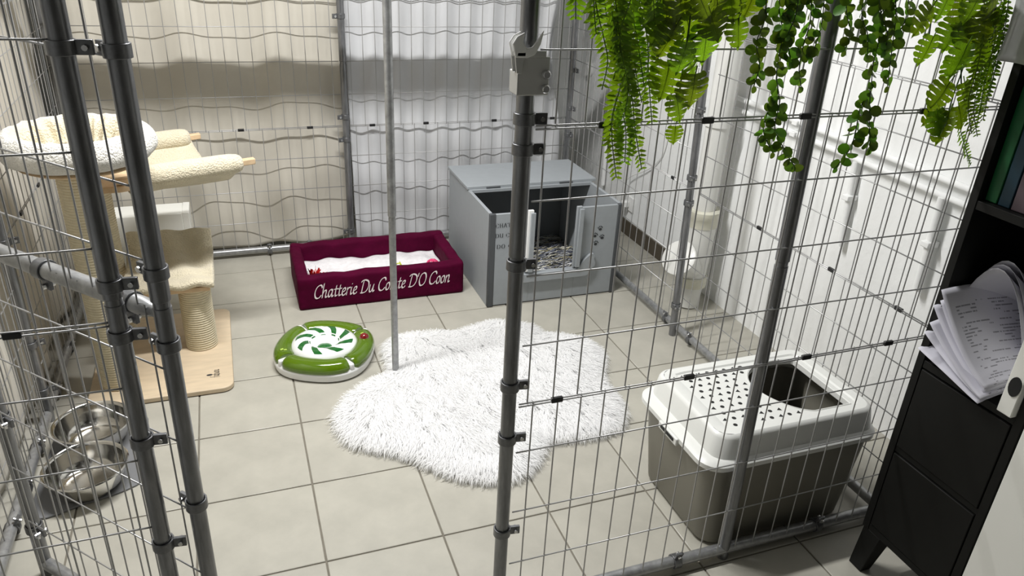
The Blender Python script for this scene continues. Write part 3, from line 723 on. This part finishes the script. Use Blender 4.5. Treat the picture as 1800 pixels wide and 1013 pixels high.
while cnt < 60000:
    px, py = rng.uniform(mn[0], mx_[0]), rng.uniform(mn[1], mx_[1])
    if not inside(px, py): continue
    cnt += 1
    d2 = ((ed-(px, py))**2).sum(1); e = math.sqrt(d2.min()); near = ed[d2.argmin()]
    k = int((((cl-(px, py))**2).sum(1)).argmin())
    out = np.array([near[0]-px, near[1]-py]); no = np.linalg.norm(out)+1e-6; out /= no
    flow = np.array([.15, -1.0]) + .5*np.array([math.cos(cla[k]*3), math.sin(cla[k]*3)])
    wgt = math.exp(-e/.06); dr = out*wgt*1.5 + flow*(1-wgt*.7) + rng.normal(0, .2, 2) + (cl[k]-(px, py))*3*(1-wgt)
    dr /= np.linalg.norm(dr)+1e-6
    L_ = rng.uniform(.036, .062); base = .012+.012*min(1, e/.05); lift = rng.uniform(.010, .022)*(1-.5*wgt)
    p0 = Vector((px, py, base)); D = Vector((dr[0], dr[1], 0)); s = Vector((-dr[1], dr[0], 0))
    p1 = p0+D*L_*.35+Vector((0, 0, lift)); p2 = p0+D*L_*.8+Vector((0, 0, lift*1.05)); p3 = p0+D*L_*1.15+Vector((0, 0, lift*.55))
    if wgt > .6: p3.z = max(.003, p3.z-.012)
    w0 = .0011
    mb.add([p0-s*w0, p0+s*w0, p1-s*w0, p1+s*w0, p2-s*w0*.8, p2+s*w0*.8, p3], [(0, 1, 3, 2), (2, 3, 5, 4), (4, 5, 6)])
mb.build('fur', m_fur, t, sharp=None, kind='stuff')

# ------------------------------------------------------------------ litter box
t = thing('litter_box', (1.29, -1.74, 0), 'taupe top-entry litter box with a white perforated lid', 'litter box')
def rl(x0, x1, y0, y1, r, z): return [Vector((a, b, z)) for a, b in rrect(x0, x1, y0, y1, r)]
mb = MB()
loft(mb, [rl(1.045, 1.535, -1.93, -1.585, .05, 0.001), rl(1.035, 1.545, -1.938, -1.577, .055, .012), rl(1.008, 1.585, -1.945, -1.55, .06, .298), rl(1.008, 1.585, -1.945, -1.55, .06, .305), rl(1.014, 1.579, -1.939, -1.556, .058, .305), rl(1.043, 1.537, -1.93, -1.585, .05, .008)], True, True)
mb.build('bin', m_litg, t)
mb = MB()
loops = [rl(1.005, 1.588, -1.947, -1.547, .06, .285), rl(.992, 1.602, -1.953, -1.534, .065, .288), rl(.992, 1.602, -1.953, -1.534, .065, .302), rl(1.0, 1.595, -1.947, -1.541, .062, .308), rl(1.028, 1.592, -1.935, -1.548, .05, .312), rl(1.040, 1.588, -1.920, -1.552, .046, .366), rl(1.045, 1.584, -1.915, -1.556, .044, .373), rl(1.052, 1.577, -1.908, -1.563, .04, .376)]
# top plate with the D-shaped entry hole, sampled by angle round the hole
HC = Vector((1.425, -1.738))
Dp = [(1.512, -1.615), (1.44, -1.606), (1.36, -1.625), (1.315, -1.67), (1.303, -1.72), (1.318, -1.785), (1.36, -1.845), (1.42, -1.876), (1.48, -1.882), (1.513, -1.876), (1.518, -1.86), (1.518, -1.74), (1.518, -1.63)]
def raycut(P, a):
    d = Vector((math.cos(a), math.sin(a))); best = None
    for i in range(len(P)):
        p = Vector(P[i]); q = Vector(P[(i+1) % len(P)]); e = q-p; den = d.x*e.y-d.y*e.x
        if abs(den) < 1e-9: continue
        r = p-HC; tt = (r.x*e.y-r.y*e.x)/den; u = (r.x*d.y-r.y*d.x)/den
        if tt > 0 and -1e-6 <= u <= 1+1e-6 and (best is None or tt > best): best = tt
    return HC+d*best
loft(mb, loops, False, False)
def ringz(P, z, NA=120): return [Vector((*raycut(P, 2*PI*i/NA), z)) for i in range(NA)]
top = rrect(1.052, 1.577, -1.908, -1.563, .04, 6); rec = rrect(1.085, 1.550, -1.885, -1.585, .02, 6)
rec2 = rrect(1.092, 1.545, -1.880, -1.590, .018, 6)
Ds = [(p.x, p.y) for p in spline([Vector((a, b, 0)) for a, b in Dp], 5, True)]
Do = [(HC.x+(a-HC.x)*1.10, HC.y+(b-HC.y)*1.08) for a, b in Ds]
def clampin(P, R): return P
mb2 = MB()
loft(mb2, [ringz(top, .376), ringz(rec, .3755), ringz(rec2, .371)], False, False)
lid = mb.build('lid', m_litw, t)
mb2.add([], [])
b = len(mb2.v)-120
R3 = ringz(rec2, .371); 
inner = []
for i in range(120):
    a = R3[i]; h = Vector((*raycut(Do, 2*PI*i/120), .371))
    # keep the rim inside the plate
    if (h.xy-HC).length > (a.xy-HC).length-.003: h = Vector((*(HC+(a.xy-HC)*(1-.003/max(.01, (a.xy-HC).length))), .371))
    inner.append(h)
H0 = [Vector((*(HC+(p.xy-HC)*.985), .3735)) for p in inner]; H1_ = [Vector((*(HC+(p.xy-HC)*.955), .3715)) for p in inner]; H2_ = [Vector((*(HC+(p.xy-HC)*.945), .355)) for p in inner]
loft(mb2, [R3, inner, H0, H1_, H2_], False, False)
mb2.build('top_plate', m_litw, lid, sharp=.6)
mb = MB(); n = 0
for i in range(11):
    for j in range(11):
        x = 1.108+.031*j+(.0155 if i % 2 else 0); y = -1.605-.029*i
        if not (1.10 < x < 1.53 and -1.875 < y < -1.598): continue
        q = Vector((x, y)); a = math.atan2(q.y-HC.y, q.x-HC.x)
        if (q-HC).length < (raycut(Ds, a)-HC).length*1.06+.016 or x > 1.43: continue
        r = .0066
        if (i+j) % 2: pts = [(x+r*math.cos(s), y+r*math.sin(s)) for s in [2*PI*k/10 for k in range(10)]]
        else: pts = [(x-.008, y-.002), (x+.006, y-.0075), (x+.005, y+.0075)]
        mb.add([(a_, b_, .3714) for a_, b_ in pts], [tuple(range(len(pts)))])
mb.build('litter_holes', m_dark, lid, label='small round and triangular litter holes', kind='stuff')
mb = MB().box(.984, 1.0, -1.80, -1.70, .276, .300); mb.build('latch', m_litw, t, bevel=.003)
MB().box(.9815, .985, -1.785, -1.715, .286, .295).build('latch_slot', m_dark, t)
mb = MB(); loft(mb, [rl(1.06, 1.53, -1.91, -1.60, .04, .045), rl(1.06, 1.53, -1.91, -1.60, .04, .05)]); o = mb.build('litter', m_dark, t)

# ------------------------------------------------------------------ cat tree
t = thing('cat_tree', (-.45, -.4, 0), 'cream plush cat tree with sisal columns on a birch board', 'cat tree')
bp_ = rrect(-.70, -.212, -.735, -.085, .04, 6)
MB().prism(bp_, .003, .022).build('base_board', m_wood, t, bevel=.003)
lettering('fabuni', GT, .035, .6, .03, .1, m_ink, t, (-.262, -.655, .0226), (0, 1, 0), (-1, 0, 0), width=.055, height=.03, name='brand_lettering')
MB().add([(-.296+.011*math.cos(a), -.632+.006*math.sin(a), .0227) for a in [2*PI*k/12 for k in range(12)]], [tuple(range(12))]).build('brand_mark', m_ink, t)
def column(x, y, r, z0, z1):
    pr_ = [(r-.004, z0)]; z = z0; p = .0098
    while z < z1-p:
        for q, dr in ((.06, -.0034), (.2, -.0008), (.5, .0010), (.8, -.0008), (.94, -.0034)): pr_.append((r+dr, z+q*p))
        z += p
    pr_.append((r-.004, z1)); return MB().lathe(pr_, (x, y, 0), 28).build('sisal_column', m_sisal, t, sharp=None)
column(-.603, -.60, .060, .022, .845); column(-.322, -.385, .059, .022, .295); column(-.622, -.20, .050, .022, .70)
# lower plush step
def plat(u, v):
    x = -.565+.322*u; y = -.468+.38*v
    z = .318+.09*max(0, (v-.62)/.38)**1.6+.006*math.sin(u*17+v*7)+.004*math.sin(v*23)+.003*math.sin(u*14)*v
    return (x, y, z)
mb = MB().grid(plat, 36, 36); mb.build('plush_step', m_plush, t, solid=.026, subd=1)
MB().box(-.55, -.26, -.455, -.10, .288, .306).build('step_board', m_woodd, t, bevel=.003)
# bowl bed
BC = Vector((-.578, -.585, 0))
MB().lathe([(.0001, .846), (.165, .846), (.185, .856), (.165, .866), (.0001, .866)], BC, 40).build('bed_plate', m_woodd, t)
BP = spline([(.168, .864, 0), (.205, .872, 0), (.226, .900, 0), (.222, .935, 0), (.200, .962, 0), (.172, .958, 0), (.152, .935, 0), (.140, .905, 0), (.128, .886, 0)], 5)
def rimpt(u, v):
    a = 2*PI*u; k = v*(len(BP)-1); i = min(int(k), len(BP)-2); p = BP[i].lerp(BP[i+1], k-i)
    f = max(0., min(1., (v-.48)/.25)); g = math.sin(23*a+1.5*math.sin(4*a))+.5*math.sin(37*a)
    q = p.x*(1+.010*math.sin(9*a)+.006*math.sin(17*a+1))+.012*f*g
    return (BC.x+q*math.cos(a), BC.y+q*math.sin(a), p.y+.005*f*(1-f)*4*g*.5+.003*math.sin(13*a)*v)
MB().grid(lambda u, v: rimpt(u, v*.56), 160, 24).build('bed_rim', m_plushw, t, sharp=None)
MB().grid(lambda u, v: rimpt(u, .56+v*.44), 200, 20).build('bed_lining', m_plush, t, sharp=None)
def cush(u, v):
    a = 2*PI*u; q = .134*v
    return (BC.x+q*math.cos(a), BC.y+q*math.sin(a), .880+.006*math.sin(q*60+a*3)*v+.006*math.sin(9*a+q*40)*v)
MB().grid(cush, 60, 12).build('bed_cushion', m_plush, t, sharp=None)
# hammock
HA0, HA1 = Vector((-.50, -.435, .735)), Vector((-.075, -.335, .752)); HB0, HB1 = Vector((-.58, .0, .735)), Vector((-.27, .065, .752))
for a, b in ((HA0, HA1), (HB0, HB1)):
    d = (b-a).normalized(); s = Vector((-d.y, d.x, 0)); L_ = (b-a).length
    Mx = Matrix(((d.x, s.x, 0, a.x), (d.y, s.y, 0, a.y), (d.z, 0, 1, a.z), (0, 0, 0, 1)))
    MB().box(-.02, L_+.028, -.014, .014, -.011, .011, Mx).build('wooden_rod', m_woodd, t, bevel=.003)
    MB().path([a+d*(L_*.12)] + [a+d*(L_*k) for k in (.2, .4, .6, .8, .93)] + [a+d*(L_*.965)], [.032, .041, .042, .040, .041, .037, .020], 18).build('hammock_roll', m_plush, t, subd=1)
def ham(u, v):
    a = HA0.lerp(HA1, .08+.88*u); b = HB0.lerp(HB1, .08+.88*u); p = a.lerp(b, v)
    p.z += -.11*math.sin(PI*v)**.8*1.0+.004*math.sin(v*19+u*5); return p
MB().grid(ham, 24, 30).build('hammock_sling', m_plush, t, solid=.012, sharp=None)
mb = MB(); mb.prism(rrect(-.68, -.455, -.46, .03, .06, 6), .700, .722); mb.build('hammock_board', m_woodd, t, bevel=.003)

# white box behind the cat tree
o = thing('storage_box', (-.5, .39, 0), 'plain white box standing behind the cat tree', 'box')
MB().box(-.70, -.375, .31, .46, .002, .335).build('body', m_cab, o, bevel=.003)
MB().box(-.375, -.345, .31, .46, .002, .337).build('side_panel', m_cab, o, bevel=.002)

# bowls and mat
mp = [Vector((a, b, 0)) for a, b in ((-.775, -1.255), (-.64, -1.235), (-.525, -1.20), (-.495, -1.15), (-.50, -.95), (-.495, -.87), (-.505, -.82), (-.56, -.80), (-.70, -.80), (-.77, -.83), (-.782, -1.0))]
ms = spline(mp, 6, True)
o = MB().prism([(p.x, p.y) for p in ms], .0006, .007).build('feeding_mat', m_mat, None, bevel=.002); tag(o, 'grey rubber mat under the two steel bowls', 'mat')
for (x, y, lb) in ((-.648, -.925, 'rear stainless steel bowl, nearer the cat tree'), (-.640, -1.155, 'front stainless steel bowl, nearer the gate')):
    t = thing('steel_bowl', (x, y, .0072), lb, 'bowl', 'steel bowls on the mat')
    R_ = .118
    MB().lathe([(.0001, .0075), (.075, .0075), (.084, .011), (.100, .035), (.110, .070), (.113, .078)], (x, y, 0), 48).build('outer_wall', m_steel, t)
    MB().lathe([(.113, .078), (R_, .081), (R_+.001, .084), (R_-.002, .087), (.112, .085), (.108, .079)], (x, y, 0), 48).build('rim', m_steel, t)
    MB().lathe([(.108, .079), (.104, .060), (.100, .052), (.096, .038), (.084, .018), (.070, .0125), (.0001, .0115)], (x, y, 0), 48).build('inner_wall', m_steel, t)

# ------------------------------------------------------------------ black shelf with drawers, papers, binders, white cabinet
SX, SY1, SY0, SXB = 1.42, -2.112, -2.402, 1.84
t = thing('shelf_unit', (1.63, -2.25, 0), 'black shelf unit with two drawers on splayed legs', 'shelf')
TS = .02; SZ = .145
for y0, y1 in ((SY1-TS, SY1), (SY0, SY0+TS)): MB().box(SX, SXB, y0, y1, SZ, 1.92).build('side_panel', m_shelf, t, bevel=.001)
MB().box(SXB-.008, SXB, SY0, SY1, SZ, 1.92).build('back_panel', m_shelfi, t)
for z in (SZ, .672, 1.085, 1.50, 1.90): MB().box(SX+.002, SXB-.008, SY0+TS, SY1-TS, z, z+.02).build('shelf_board', m_shelf, t, bevel=.001)
MB().box(SX+.004, SXB-.008, SY0+TS, SY1-TS, .415, .431).build('shelf_board', m_shelf, t)
for z0, z1 in ((.168, .412), (.434, .668)):
    d = MB().box(SX-.001, SX+.016, SY0+TS+.003, SY1-TS-.003, z0, z1).build('drawer', m_shelf, t, bevel=.002)
for x, y in ((SX+.03, SY1-.01), (SX+.03, SY0+.01), (SXB-.03, SY1-.01), (SXB-.03, SY0+.01)):
    sx = -1 if x < 1.6 else 1; sy = 1 if y > -2.2 else -1
    mb = MB(); loft(mb, [[Vector((x+sx*.010+a*.019, y-sy*.006+b*.022, .001)) for a, b in ((-1, -1), (1, -1), (1, 1), (-1, 1))], [Vector((x+a*.028, y-sy*.024+b*.03, SZ)) for a, b in ((-1, -1), (1, -1), (1, 1), (-1, 1))]])
    mb.build('leg', m_shelf, t, bevel=.002)
def binder(y0, y1, z1, mat, label, name='binder', x0=1.44):
    t = thing(name, (1.58, (y0+y1)/2, 1.105), label, 'binder')
    MB().box(x0, x0+.006, y0, y1, 1.106, z1).build('spine', mat, t, bevel=.002)
    for y in (y0, y1-.004): MB().box(x0+.004, x0+.24, y, y+.004, 1.106, z1).build('cover', mat, t, bevel=.001)
    MB().box(x0+.008, x0+.225, y0+.005, y1-.005, 1.11, z1-.01).build('pages', m_paperb, t)
binder(-2.163, -2.134, 1.42, m_bg, 'green binder standing at the left end of the black shelf')
binder(-2.195, -2.166, 1.42, m_bt, 'shade-darkened teal binder next to the green binder on the black shelf')
binder(-2.232, -2.198, 1.40, m_bp, 'dull plum folder right of the teal binder on the black shelf', 'folder')
# plastic sleeve hanging over the upper bay
o = at(1775, 60, 0, 1.40)
def slv(u, v): return (1.398+.012*math.sin(u*9)+.006*math.sin(v*7+u*4)-.012*v, -2.088-.19*u-.012*v, 1.40+.30*v)
o = MB().grid(slv, 16, 16).build('plastic_sleeve', m_sleeve, None, solid=.001); tag(o, 'clear grey plastic sleeve hanging over the top of the black shelf', 'plastic sleeve')
# magazine file
t = thing('magazine_file', (1.48, -2.36, .692), 'white magazine file with an oval finger hole on the black shelf', 'file box')
MB().box(1.405, 1.62, -2.381, -2.346, .693, .90).build('body', m_cab, t, bevel=.002)
MB().lathe([(.0001, 0), (.017, 0), (.017, .002), (.0001, .002)], (1.4048, -2.366, .765), 20, Matrix.Rotation(-PI/2, 4, 'Y') @ Matrix.Diagonal((1.4, .8, 1, 1))).build('finger_hole', m_dark, t)
# loose papers spilling out of the bay
def sheet_paper(zb, dx, dy, droop, curl, mat, label, fan=0.):
    def f(u, v):
        # u along the front edge, v into the shelf
        x = 1.392+dx+.27*v; y = -2.135+dy-.185*u+fan*(v-.3)*.12
        z = zb+.135*(1-u)**1.8*curl*(1-.1*v)+.012*math.sin(u*3)*(1-v)
        z -= droop*(max(0, .45-v)/.45)**2*(1+.3*math.sin(u*2.6))
        y = min(SY1-TS-.004, y) if x > SX-.004 else y
        return (x, max(y, -2.318), max(z, .694 if x > 1.415 else .5))
    o = MB().grid(f, 22, 22, uv=True).build('paper_sheet', mat, None, solid=.0004, sharp=None); tag(o, label, 'paper', 'papers spilling from the black shelf')
LB = ['lowest loose sheet in the pile on the black shelf', 'second lowest loose sheet in the pile on the black shelf', 'third loose sheet up in the pile on the black shelf', 'fourth loose sheet up in the pile on the black shelf', 'sheet just under the top one in the pile on the black shelf', 'curled printed top sheet of the pile on the black shelf']
for i, (zb, dx, dy, dr, cu, fan) in enumerate(((.700, .0, .012, .012, .30, .1), (.708, .008, .008, .012, .55, -.1), (.718, -.008, .0, .012, .75, .2), (.726, .010, .004, .012, .95, -.2), (.734, .0, -.006, .010, 1.05, .1), (.742, -.006, -.008, .010, 1.2, 0))):
    sheet_paper(zb, dx, dy, dr, cu, m_paper if i in (2, 5) else m_paperb, LB[i], fan)
o = thing('paper_folder', (1.55, -2.2, .694), 'grey folder of papers standing behind the loose sheets on the shelf', 'folder')
for k in range(3):
    def f(u, v): return (1.47+.012*k+.08*u*u+.18*v, -2.145-.14*u, .70+.008*k+.26*(1-(u-.35)**2*2.2)*(1-v*.5))
    MB().grid(f, 12, 8, uv=True).build('sheet', m_paperb, o, solid=.0006, sharp=None)
# white cabinet right of the shelf
t = thing('white_cabinet', (1.68, -2.8, 0), 'tall smooth white cabinet right of the black shelf', 'cabinet')
MB().box(1.425, 1.97, -3.25, -2.412, .002, 2.0).build('body', m_cab, t, bevel=.002)
MB().box(1.405, 1.424, -3.248, -2.414, .012, 1.99).build('door', m_cab, t, bevel=.003)

# ------------------------------------------------------------------ hanging greenery
def gp(px, py, y=-2.03): return at(px, py, 1, y)
def orient(p, d, nrm, s):
    d = Vector(d).normalized(); n = Vector(nrm); n = (n-d*n.dot(d)).normalized(); x = d.cross(n)
    return Matrix(((x.x*s, d.x*s, n.x*s, p.x), (x.y*s, d.y*s, n.y*s, p.y), (x.z*s, d.z*s, n.z*s, p.z), (0, 0, 0, 1)))
def leaf_obj(me, name, parent, Mx):
    o = bpy.data.objects.new(name, me); COL.objects.link(o); o.parent = parent
    o.matrix_local = Matrix.Translation(-ORG[parent.name]) @ Mx; return o
# monstera leaf mesh, unit length
def monstera():
    mb = MB(); nf = 5
    W = lambda t_: .56*math.sin(PI*min(1, t_*.82+.14))**.75
    def P(t_, s, sg): return (sg*s*W(t_), t_*(1-.22*s)+s*(.30*t_-.08), -.22*s*s*.6-.12*(t_-.4)**2+.05*s)
    for sg in (-1, 1):
        for i in range(nf):
            t0, t1 = i/nf, (i+1)/nf; rows = []
            for s, g in ((0, 0), (.2, 0), (.36, .03), (.58, .12), (.86, .06), (1.0, .24)):
                g *= (t1-t0); rows.append((P(t0+g, s, sg), P((t0+t1)/2, s*1.02, sg), P(t1-g*1.0, s, sg)))
            vs = [p for r in rows for p in r]; fs = []
            for k in range(len(rows)-1):
                for m_ in (0, 1): fs.append((k*3+m_, k*3+m_+1, (k+1)*3+m_+1, (k+1)*3+m_))
            mb.add(vs, fs)
        mb.add([P(1, 0, sg), P(.96, .0, sg), P(.98, .5, sg), (0, 1.12, -.06)], [(0, 1, 2, 3)])
    mb.path([(0, -.25, .0), (0, .0, -.01), (0, 1.0, -.05)], [.022, .018, .008], 5)
    me = mb.mesh('leaf', sharp=None); me.materials.append(m_leafm); return me
def euc():
    mb = MB(); n = 10; vs = [(0, .5, -.08)]
    for k in range(n): a = 2*PI*k/n-PI/2; vs.append((.46*math.cos(a), .5+.5*math.sin(a), .06*math.cos(2*a)))
    mb.add(vs, [(0, k+1, (k+1) % n+1) for k in range(n)]); me = mb.mesh('leaf', sharp=None); me.materials.append(m_leafe); return me
MON, EUC = monstera(), euc()
def frond(parent, pts, lmax, mat=m_leaff, tipk=.3, sp=.0092):
    P = spline(pts, 6); mb = MB(); mb.path(P, .0011, 5)
    ln = sum((b-a).length for a, b in zip(P, P[1:])); acc = 0; nxt = .008; tw = random.uniform(-.6, .6)
    for a, b in zip(P, P[1:]):
        L_ = (b-a).length; d = (b-a).normalized()
        while nxt < acc+L_:
            p = a+d*(nxt-acc); f = nxt/ln; l = lmax*(tipk+(1-tipk)*math.sin(PI*min(1, (1-f)*.75+.12)))
            side = d.cross(Vector((math.sin(tw)*.7, -1, .15))).normalized(); nn = d.cross(side)
            for sg in (-1, 1):
                e = (side*sg+d*random.uniform(.15, .5)+nn*random.uniform(-.35, .45)).normalized(); wv = (d-e*d.dot(e)).normalized()*l*.21
                up = nn*l*.10
                mb.add([p, p+e*l*.35+wv+up, p+e*l*.8+wv*.7, p+e*l, p+e*l*.75-wv*.6, p+e*l*.3-wv+up], [(0, 1, 2), (0, 2, 3), (0, 3, 4), (0, 4, 5)])
            nxt += sp
        acc += L_
    return mb.build('frond', mat, parent, sharp=None)
def R(a): return random.uniform(-a, a)
def crown(t, lines, y):
    """woody stem along the top of a garland, tied to the fence wire"""
    tops = sorted([gp(*l[0], y) for l in lines if l[0][1] < 0], key=lambda p: p.x)
    P = [Vector((p.x, y+.012, p.z+.004)) for p in tops]
    if len(P) < 3: P = [P[0]+Vector((-.02, 0, 0))]+P+[P[-1]+Vector((.02, 0, 0))]
    MB().path(P, .0026, 6).build('crown_stem', m_stem, t)
    for p in (P[0], P[-1]):
        k = [p+Vector((0, 0, -.004)), Vector((p.x, YF-.022, 1.562)), Vector((p.x+.001, YF-.010, 1.576)), Vector((p.x+.002, YF-.004, 1.568))]
        MB().path(k, .0012, 6).build('tie', m_black, t)
def fern(label, lines, lmax, y=-2.03):
    root = gp(*lines[0][0], y); t = thing('hanging_fern', (root.x, y, root.z), label, 'artificial plant')
    crown(t, lines, y)
    for ln_ in lines:
        yy = y+R(.035); frond(t, [gp(a, b, yy+R(.006)) for a, b in ln_], lmax*random.uniform(.85, 1.1))
    return t
F1 = [[(1085, -70), (1098, 40), (1108, 95), (1095, 140), (1075, 215), (1083, 312)], [(1040, -60), (1048, 10), (1062, 70), (1068, 110), (1058, 158)], [(1110, -70), (1125, 10), (1138, 70), (1140, 130), (1146, 218)],
      [(1100, 60), (1103, 130), (1112, 180), (1116, 225), (1128, 298)], [(1015, -50), (1012, 0), (1012, 34)], [(1075, -60), (1085, 30), (1090, 90), (1078, 140)], [(1060, -40), (1070, 50), (1100, 110), (1106, 160), (1110, 200)],
      [(1120, -60), (1120, 30), (1112, 80), (1120, 140), (1128, 180)], [(1095, -60), (1110, 20), (1120, 70), (1132, 150)], [(1052, -60), (1044, 0), (1048, 60)], [(1085, 100), (1090, 150), (1078, 200), (1068, 260)], [(1090, 180), (1100, 230), (1098, 285)], [(1140, -60), (1148, 0), (1152, 70)],
      [(1075, 20), (1088, 80), (1104, 150), (1098, 200)], [(1060, -60), (1078, 0), (1085, 60), (1070, 120)], [(1130, -60), (1105, 10), (1090, 60), (1098, 120)]]
fern('artificial fern garland at the left end of the hanging greenery', F1, .023)
F2 = [[(1775, -60), (1762, 20), (1745, 90), (1730, 150), (1722, 200)], [(1760, -60), (1740, 60), (1725, 130), (1712, 190), (1718, 240)], [(1690, 190), (1688, 225), (1697, 260), (1706, 290)], [(1775, -20), (1765, 60), (1750, 120), (1738, 170)], [(1730, 60), (1718, 120), (1702, 180), (1708, 235)],
      [(1750, 20), (1735, 90), (1728, 160), (1716, 225)], [(1715, 120), (1700, 165), (1694, 215)], [(1772, 10), (1757, 80), (1742, 140), (1728, 210)], [(1725, -60), (1738, 30), (1728, 100), (1718, 150)], [(1745, 0), (1750, 60), (1738, 110)]]
fern('artificial fern garland at the right end of the hanging greenery beside the shelf', F2, .019, -2.05)
def monst(label, leaves, stems, y=-2.035):
    root = gp(*stems[0][0], y); t = thing('hanging_monstera', (root.x, y, root.z), label, 'artificial plant')
    crown(t, stems, y)
    for s in stems: MB().path(spline([gp(a, b, y+.012) for a, b in s], 5), .0016, 6).build('stem', m_stem, t)
    for (px, py, sz, ang) in leaves:
        yy = y+R(.02); p = gp(px, py, yy); d = Vector((math.sin(ang), R(.25), -math.cos(ang)))
        s = sz/880*1.0
        leaf_obj(MON, 'leaf', t, orient(p-d*s*.45, d, Vector((R(.3), -1, .2+R(.25))), s))
    return t
monst('artificial monstera garland left of centre in the hanging greenery',
      [(1240, 75, 62, .15), (1200, 100, 50, -.1), (1170, 140, 58, -.25), (1218, 158, 58, .1), (1192, 188, 44, .2), (1186, 236, 30, .05), (1210, 45, 56, .4), (1175, 70, 55, -.4), (1260, 20, 55, .3), (1298, 55, 48, .1), (1195, 10, 60, -.2), (1150, 20, 50, -.5), (1235, 5, 55, .6), (1160, 55, 45, -.6), (1320, 0, 55, -.1), (1285, 5, 55, .2), (1215, 115, 42, .5), (1172, 20, 52, .1), (1255, 45, 48, .5)],
      [[(1200, -80), (1215, 0), (1205, 90), (1196, 150), (1190, 215)], [(1250, -80), (1250, 0), (1235, 50), (1215, 70)], [(1290, -80), (1300, 0), (1297, 40)]])
monst('artificial monstera garland near the black shelf in the hanging greenery',
      [(1625, 35, 55, -.5), (1630, 87, 52, -.15), (1690, 20, 58, .1), (1672, 60, 55, -.3), (1688, 105, 62, -.1), (1730, 45, 62, .3), (1655, 165, 55, -.5), (1700, 165, 50, .4), (1660, 222, 62, -.2), (1640, 200, 50, -.7), (1720, 100, 55, .2), (1745, 10, 60, .5), (1660, 10, 48, -.2), (1712, 10, 55, -.1), (1735, 75, 50, .5), (1688, 205, 45, .3), (1672, 120, 45, .3), (1700, 60, 58, 0), (1650, 215, 50, .3), (1755, 40, 50, .1)],
      [[(1700, -80), (1705, 40), (1695, 110), (1675, 170), (1660, 225)], [(1690, 110), (1690, 150), (1698, 190)], [(1650, -80), (1640, 10), (1632, 70)]], -2.045)
def eucal(label, lines, y=-2.035):
    root = gp(*lines[0][0], y); t = thing('hanging_eucalyptus', (root.x, y, root.z), label, 'artificial plant')
    crown(t, lines, y)
    for ln_ in lines:
        yy = y+R(.025); P = spline([gp(a, b, yy) for a, b in ln_], 10); MB().path(P, .0011, 5).build('stem', m_stem, t)
        acc = 0; nxt = .006
        for a, b in zip(P, P[1:]):
            L_ = (b-a).length
            while nxt < acc+L_:
                p = a.lerp(b, (nxt-acc)/L_); s = random.uniform(.016, .027)
                for sg in (-1, 1):
                    d = Vector((sg*random.uniform(.5, 1), R(.7), -random.uniform(.0, .8)))
                    leaf_obj(EUC, 'leaf', t, orient(p, d, Vector((R(.8), -1, R(.8)+.3)), s))
                nxt += random.uniform(.013, .019)
            acc += L_
        leaf_obj(EUC, 'leaf', t, orient(P[-1], Vector((R(.3), 0, -1)), Vector((0, -1, .2)), .014))
    return t
eucal('artificial eucalyptus garland left of the front post in the hanging greenery', [[(1400, -70), (1395, 0), (1375, 70), (1365, 130), (1370, 180), (1362, 225), (1380, 265), (1396, 292)], [(1350, -60), (1345, 30), (1330, 75), (1335, 115), (1325, 152)], [(1425, -60), (1425, 30), (1412, 80), (1405, 120), (1408, 152)], [(1450, -60), (1448, 10), (1440, 60), (1425, 100)], [(1375, -50), (1370, 20), (1385, 80), (1390, 110)], [(1368, 150), (1352, 190), (1342, 230), (1358, 268)], [(1410, -60), (1400, 20), (1385, 60)]])
eucal('artificial eucalyptus garland right of the front post in the hanging greenery', [[(1560, -70), (1555, 0), (1548, 60), (1535, 110), (1530, 155), (1512, 190), (1505, 225), (1495, 260), (1470, 294)], [(1490, -60), (1488, 20), (1495, 55), (1485, 88)], [(1530, -60), (1515, 20), (1525, 60), (1525, 95)], [(1570, -60), (1575, 20), (1570, 70), (1565, 110), (1560, 152)], [(1600, -60), (1595, 20), (1582, 55)], [(1530, 160), (1528, 210), (1530, 262)], [(1540, -60), (1548, 20), (1560, 60), (1555, 90)]])
